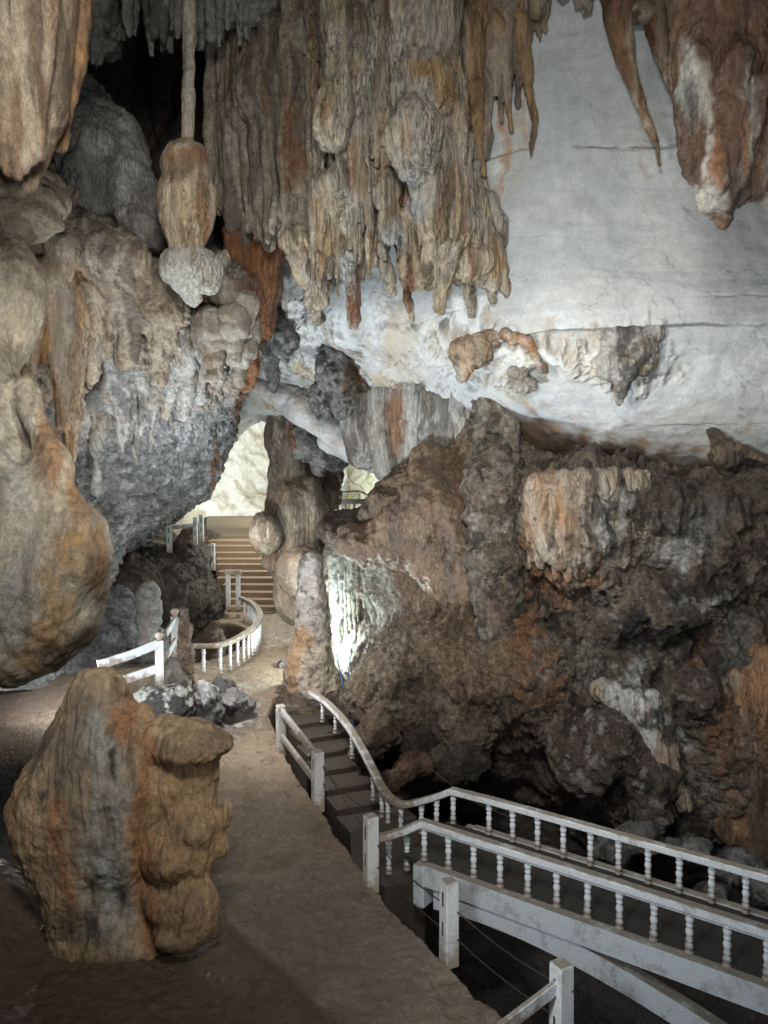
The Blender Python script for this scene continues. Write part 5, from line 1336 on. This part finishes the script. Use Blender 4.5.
# ---- round balustrade
rb = root('balustrade', P(230, 662, 19), 'curved white balustrade around the dark hollow beside the path', 'balustrade')
HR = .66
tops = [(189, 646), (205, 646), (220, 645), (232, 641), (243, 635), (252, 629), (258, 622), (260, 615), (256, 607), (250, 602), (241, 598)]
zt = [.58] * 4 + [.60] * 3 + [.64] * 4
TP = [G(x, y, z + HR + .06) for (x, y), z in zip(tops, zt)]
TPs = spline(TP, 5)
beam('handrail', TPs, .17, .10, M_PAINT, rb)
me_s = make_baluster_mesh('baluster_small', HR, 1.15)
seg = np.cumsum([0] + [np.linalg.norm(TPs[i + 1] - TPs[i]) for i in range(len(TPs) - 1)])
for k, s in enumerate(np.arange(.35, seg[-1] - .1, .40)):
    q = np.array([np.interp(s, seg, [p[a] for p in TPs]) for a in range(3)])
    put('baluster', me_s, (q[0], q[1], q[2] - HR - .04), rb)
fr = root('stair_newel', P(233, 600, 25.6), 'white open-framed newel at the foot of the stairs', 'newel')
for (x0, x1, y0, y1) in ((226, 230, 571, 601), (236, 240, 571, 601)):
    a, b = P(x0, y1, 25.6), P(x1, y0, 25.6)
    V, Q = box((a[0] + b[0]) / 2, 25.6, a[2] - .3, b[0] - a[0], .14, b[2]); flat_link('upright', V, Q, M_POST, fr)
a, b = P(225, 575, 25.6), P(241, 570.5, 25.6)
V, Q = box((a[0] + b[0]) / 2, 25.6, b[2] - .14, b[0] - a[0], .20, b[2] + .02); flat_link('cap', V, Q, M_POST, fr)
pg = P(213, 567, 27)
o = post(None, pg, .86, .15, 0); tag(o, 'lone white slotted post on the left side of the stairs', 'post', 'posts by the stairs')
ur = root('railing', P(185, 545, 25), 'small white single-rail fence on the terrace above the dark rock', 'railing', 'white railings')
post(ur, P(169.5, 549, 24), .80, .16); post(ur, P(195.5, 541, 24.6), .78, .14); post(ur, P(201.5, 538, 25.4), .80, .15)
beam('rail', [P(168, 528, 24), P(196, 525, 24.6)], .05, .13, M_PAINT, ur)

# ---- stairs at the back
sr = root('staircase', G(260, 612, .65), 'broad brown flight of stone stairs rising at the back of the path', 'stairs')
NS = 11
yb, yt = 26.4, 30.0
xb = (P(228, 612, 26.4)[0], P(298, 612, 26.4)[0]); xt = (P(208, 540, 30)[0], P(257, 540, 30)[0])
zb_, zt_ = .65, 3.0
for i in range(NS):
    t = i / (NS - 1)
    z = zb_ + (zt_ - zb_) * (i + 1) / NS
    y0 = yb + (yt - yb) * i / NS
    xl, xr = xb[0] + (xt[0] - xb[0]) * t, xb[1] + (xt[1] - xb[1]) * t
    depth = (yt - yb) / NS + (.06 if i < NS - 1 else 1.2)
    V, Q = box((xl + xr) / 2 + random.uniform(-.04, .04), y0 + depth / 2, z - .45, xr - xl + random.uniform(-.2, .2), depth + random.uniform(-.02, .05), z + random.uniform(-.025, .025), random.uniform(-.02, .035), b=.04)
    flat_link('step', V, Q, M_STAIR, sr)
V, Q = prism_mesh([P(232, 540, 30.9), P(232, 519, 35)], 2.3, .3); flat_link('ramp', V, Q, M_STEP, sr)
# side bank under the stairs
solid('boulder', [E(262, 600, 27.5, 5, 4, .3)], .05, .1, None, col_of(MUD, []), M_ROCK, 'small stone at the foot of the stairs', 'rock') if False else None
solid('earth_bank', [('k', np.array([xb[0] - .9, 26.6, -.6]), 1.0, np.array([xt[0] - .6, 31, 2.2]), 1.2), ('k', np.array([xb[1] + .7, 26.9, -.6]), .9, np.array([xt[1] + .8, 32, 2.4]), 1.1)], .06, .2,
      D(('f', .3, 1), ('w', .1, 2.5)), col_of((.11, .085, .06), [('p', (.06, .045, .035), .8, 1.3, 0, .3, 301), ('p', (.18, .14, .10), .6, 2, .1, .3, 302)]), M_ROUGH, 'dark earth bank on both sides of the stone stairs', 'bank')

# ---- loose grit on the path
pv, pq = [], []
for i in range(900):
    t = r2.random()
    Y = 6.6 + 12 * t ** 1.6; X = x_edge(Y) - (r2.random() ** 2.2) * 2.6 - .06
    if X < -3.4: continue
    zg = float(ground_z(np.array([X]), np.array([Y]))[0]); r = .006 + .022 * r2.random() ** 3
    b0 = len(pv)
    for k in range(6):
        a_ = k * math.pi / 3
        pv.append((X + r * math.cos(a_) * r2.uniform(.7, 1.3), Y + r * math.sin(a_) * r2.uniform(.7, 1.3), zg + .002))
    pv.append((X, Y, zg + r * .55 + .006))
    for k in range(6): pq.append((b0 + k, b0 + (k + 1) % 6, b0 + 6))
o = link_mesh('grit', np.array(pv), FaceList(pq), M_STEP, True)
tag(o, 'small loose stones scattered along the path edge', 'gravel', kind='stuff')

# ---- platform in the opening
a = pl.location
V, Q = box(a.x, a.y, a.z + .05, 1.35, 1.6, a.z + .2, 0); flat_link('deck', V, Q, M_BEAM, pl)
for k in range(5):
    V, Q = box(a.x - .55 + k * .26, a.y - .7, a.z - .6, .07, .07, a.z + .05, 0, b=.005); flat_link('leg', V, Q, M_BEAM, pl)
beam('rail', [np.array([a.x - .65, a.y - .5, a.z + .42]), np.array([a.x + .1, a.y - .5, a.z + .48]), np.array([a.x + .65, a.y - .5, a.z + .25])], .04, .05, M_PAINT, pl)

# ---- wires
def tube(name, pts, r, mat, label, cat, group=None, seg=6):
    pts = [np.array(p, float) for p in pts]
    V, Q = [], []
    for i, p in enumerate(pts):
        t = pts[min(i + 1, len(pts) - 1)] - pts[max(i - 1, 0)]; t /= np.linalg.norm(t)
        s = np.cross(t, (0.01, 0.02, 1)); s /= np.linalg.norm(s); u = np.cross(s, t)
        for j in range(seg):
            an = 2 * math.pi * j / seg
            V.append(p + r * (math.cos(an) * s + math.sin(an) * u))
    for i in range(len(pts) - 1):
        for j in range(seg):
            Q.append((i * seg + j, i * seg + (j + 1) % seg, (i + 1) * seg + (j + 1) % seg, (i + 1) * seg + j))
    Q += [tuple(range(seg))[::-1], tuple((len(pts) - 1) * seg + j for j in range(seg))]
    o = flat_link(name, V, Q, mat, None, True)
    return tag(o, label, cat, group)
def sag(a, b, s, n=14):
    return [a * (1 - t) + b * t - np.array([0, 0, s * 4 * t * (1 - t)]) for t in np.linspace(0, 1, n)]
off = np.array([.09, -.06, 0])
A, B, Cc, Dd = [q + off for q in (b2, posts[0], posts[1], posts[2])]
tube('cable', sag(A + [0, 0, .62], B + [0, 0, .50], .05) + sag(B + [0, 0, .50], Cc + [0, 0, .48], .06)[1:] + sag(Cc + [0, 0, .48], Dd + [0, 0, .62], .06)[1:], .008, M_WIRE, 'thin dark cable strung along the path posts, upper of the pair', 'cable', 'cables along the path')
tube('cable', sag(A + [0, 0, .34], B + [0, 0, .22], .04) + sag(B + [0, 0, .22], Cc + [0, 0, .18], .05)[1:] + sag(Cc + [0, 0, .18], Dd + [0, 0, .30], .05)[1:], .008, M_WIRE, 'thin dark cable strung along the path posts, lower of the pair', 'cable', 'cables along the path')
tube('cable', sag(A + [0, 0, .60], P(398, 812, 10.9), .25) + sag(P(398, 812, 10.9), P(440, 862, 9.3), .03)[1:], .007, M_WIRE, 'dark cable drooping from the fence post towards the bridge', 'cable', 'cables along the path')
tube('cable', [P(x, y, d) for x, y, d in ((430, 768, 13), (470, 800, 12.4), (520, 822, 11.5))], .007, M_WIRE, 'thin dark cable running from the rock wall to the far bridge rail', 'cable')
tube('rope', [P(336, 654, 15.8), P(344, 690, 15.2), P(354, 728, 14.6)], .013, M_ROPE, 'blue rope slanting down right of the pale stalagmite, left strand', 'rope', 'blue ropes')
tube('rope', [P(353, 640, 15.8), P(349, 668, 15.4), P(347, 700, 15.0)], .009, M_ROPE, 'thin blue rope crossing the thicker one right of the pale stalagmite', 'rope', 'blue ropes')
tube('pipe', [G(262, 613.5, .72), G(278, 612, .72), G(292, 610, .72)], .035, M_TEAL, 'grey-green pipe lying across the foot of the stairs', 'pipe')

# ================================================================== LIGHT
w = bpy.data.worlds.new('World'); scene.world = w; w.use_nodes = True
bg = w.node_tree.nodes['Background']; bg.inputs[0].default_value = (.80, .88, 1, 1); bg.inputs[1].default_value = .022

def lamp(kind, loc, target, power, color, size=.3, spot=120, blend=.8):
    l = bpy.data.lights.new('cave_lamp_or_fill', kind); o = bpy.data.objects.new('cave_lamp_or_fill', l); C.objects.link(o)  # some stand for the cave's own lamps, others are unseen fills added
    o.location = loc; l.energy = power; l.color = color
    if target is not None:
        o.rotation_euler = (Vector(target) - Vector(loc)).to_track_quat('-Z', 'Y').to_euler()
    if kind == 'AREA': l.size = size
    else: l.shadow_soft_size = size
    if kind == 'SPOT': l.spot_size = math.radians(spot); l.spot_blend = blend
    return o
COOL = (.88, .95, 1.0); WARM = (1.0, .86, .68); NEUT = (1.0, .96, .90)
lamp('SPOT', (-.4, 1.2, 9.2), (-.4, 12, 6.0), 2100, NEUT, .9, 104, 1.0)  # unseen key light added near the camera, lights the rock from the front
lamp('POINT', tuple(P(70, 668, 14.3)), None, 70, NEUT, .15)  # small unseen light added to brighten the gravel at left
lamp('SPOT', (-.6, 3.6, 3.4), (3.2, 8.2, .5), 300, COOL, .3, 75, 1.0)  # unseen spot added to whiten the bridge rails
lamp('SPOT', (-.6, 6.5, 5.4), (-5.0, 12.5, 7.4), 420, NEUT, .3, 95, 1.0)  # unseen fill added in front of the left flowstone
lamp('SPOT', (2.6, .5, 5.0), (-2.6, 8, 1.4), 260, NEUT, .4, 60, 1.0)  # weak unseen front light added for the near stalagmite
lamp('SPOT', (.2, 7.6, 6.6), (6.2, 13, 4.4), 800, NEUT, .3, 125, 1.0)  # unseen raking light, set to bring out the lower wall's relief
lamp('SPOT', (2.2, 4.0, 3.6), (5.0, 12.5, 9.0), 600, COOL, .6, 120, 1.0)  # unseen cool fill aimed up at the white wall
lamp('SPOT', tuple(P(150, 690, 12.6)), tuple(P(400, 300, 14)), 1900, COOL, .2, 130, 1.0)
lamp('SPOT', tuple(P(112, 712, 12.4)), tuple(P(165, 620, 20)), 200, COOL, .15, 110)
lamp('SPOT', tuple(P(300, 480, 31)), tuple(P(235, 450, 37)), 1700, (.98, 1, .93), .2, 120)
lamp('POINT', tuple(P(323, 640, 17.8)), None, 230, (.85, 1, .97), .08)
lamp('POINT', tuple(P(372, 500, 30)), None, 900, (.95, 1, .9), .2)
lamp('SPOT', tuple(P(240, 425, 27.6)), tuple(P(250, 600, 27)), 900, NEUT, .2, 140)  # unseen fill added above the stairs to brighten the treads
lamp('SPOT', tuple(P(238, 500, 18.6)), tuple(P(235, 660, 20)), 240, NEUT, .2, 130)  # unseen fill aimed down at the round balustrade
lamp('SPOT', tuple(P(196, 590, 17.5)), tuple(P(300, 560, 20.5)), 300, NEUT, .2, 110)
lamp('SPOT', tuple(P(228, 560, 13.8)), tuple(P(290, 700, 15)), 520, NEUT, .2, 120, 1.0)  # unseen fill added to lighten the middle of the path

scene.view_settings.view_transform = 'Standard'
scene.view_settings.look = 'None'
scene.view_settings.exposure = 0.75
scene.view_settings.gamma = 1
scene.cycles.max_bounces = 4
scene.cycles.diffuse_bounces = 2
scene.cycles.glossy_bounces = 2
scene.cycles.use_denoising = True
scene.cycles.use_adaptive_sampling = True
scene.cycles.adaptive_threshold = .025
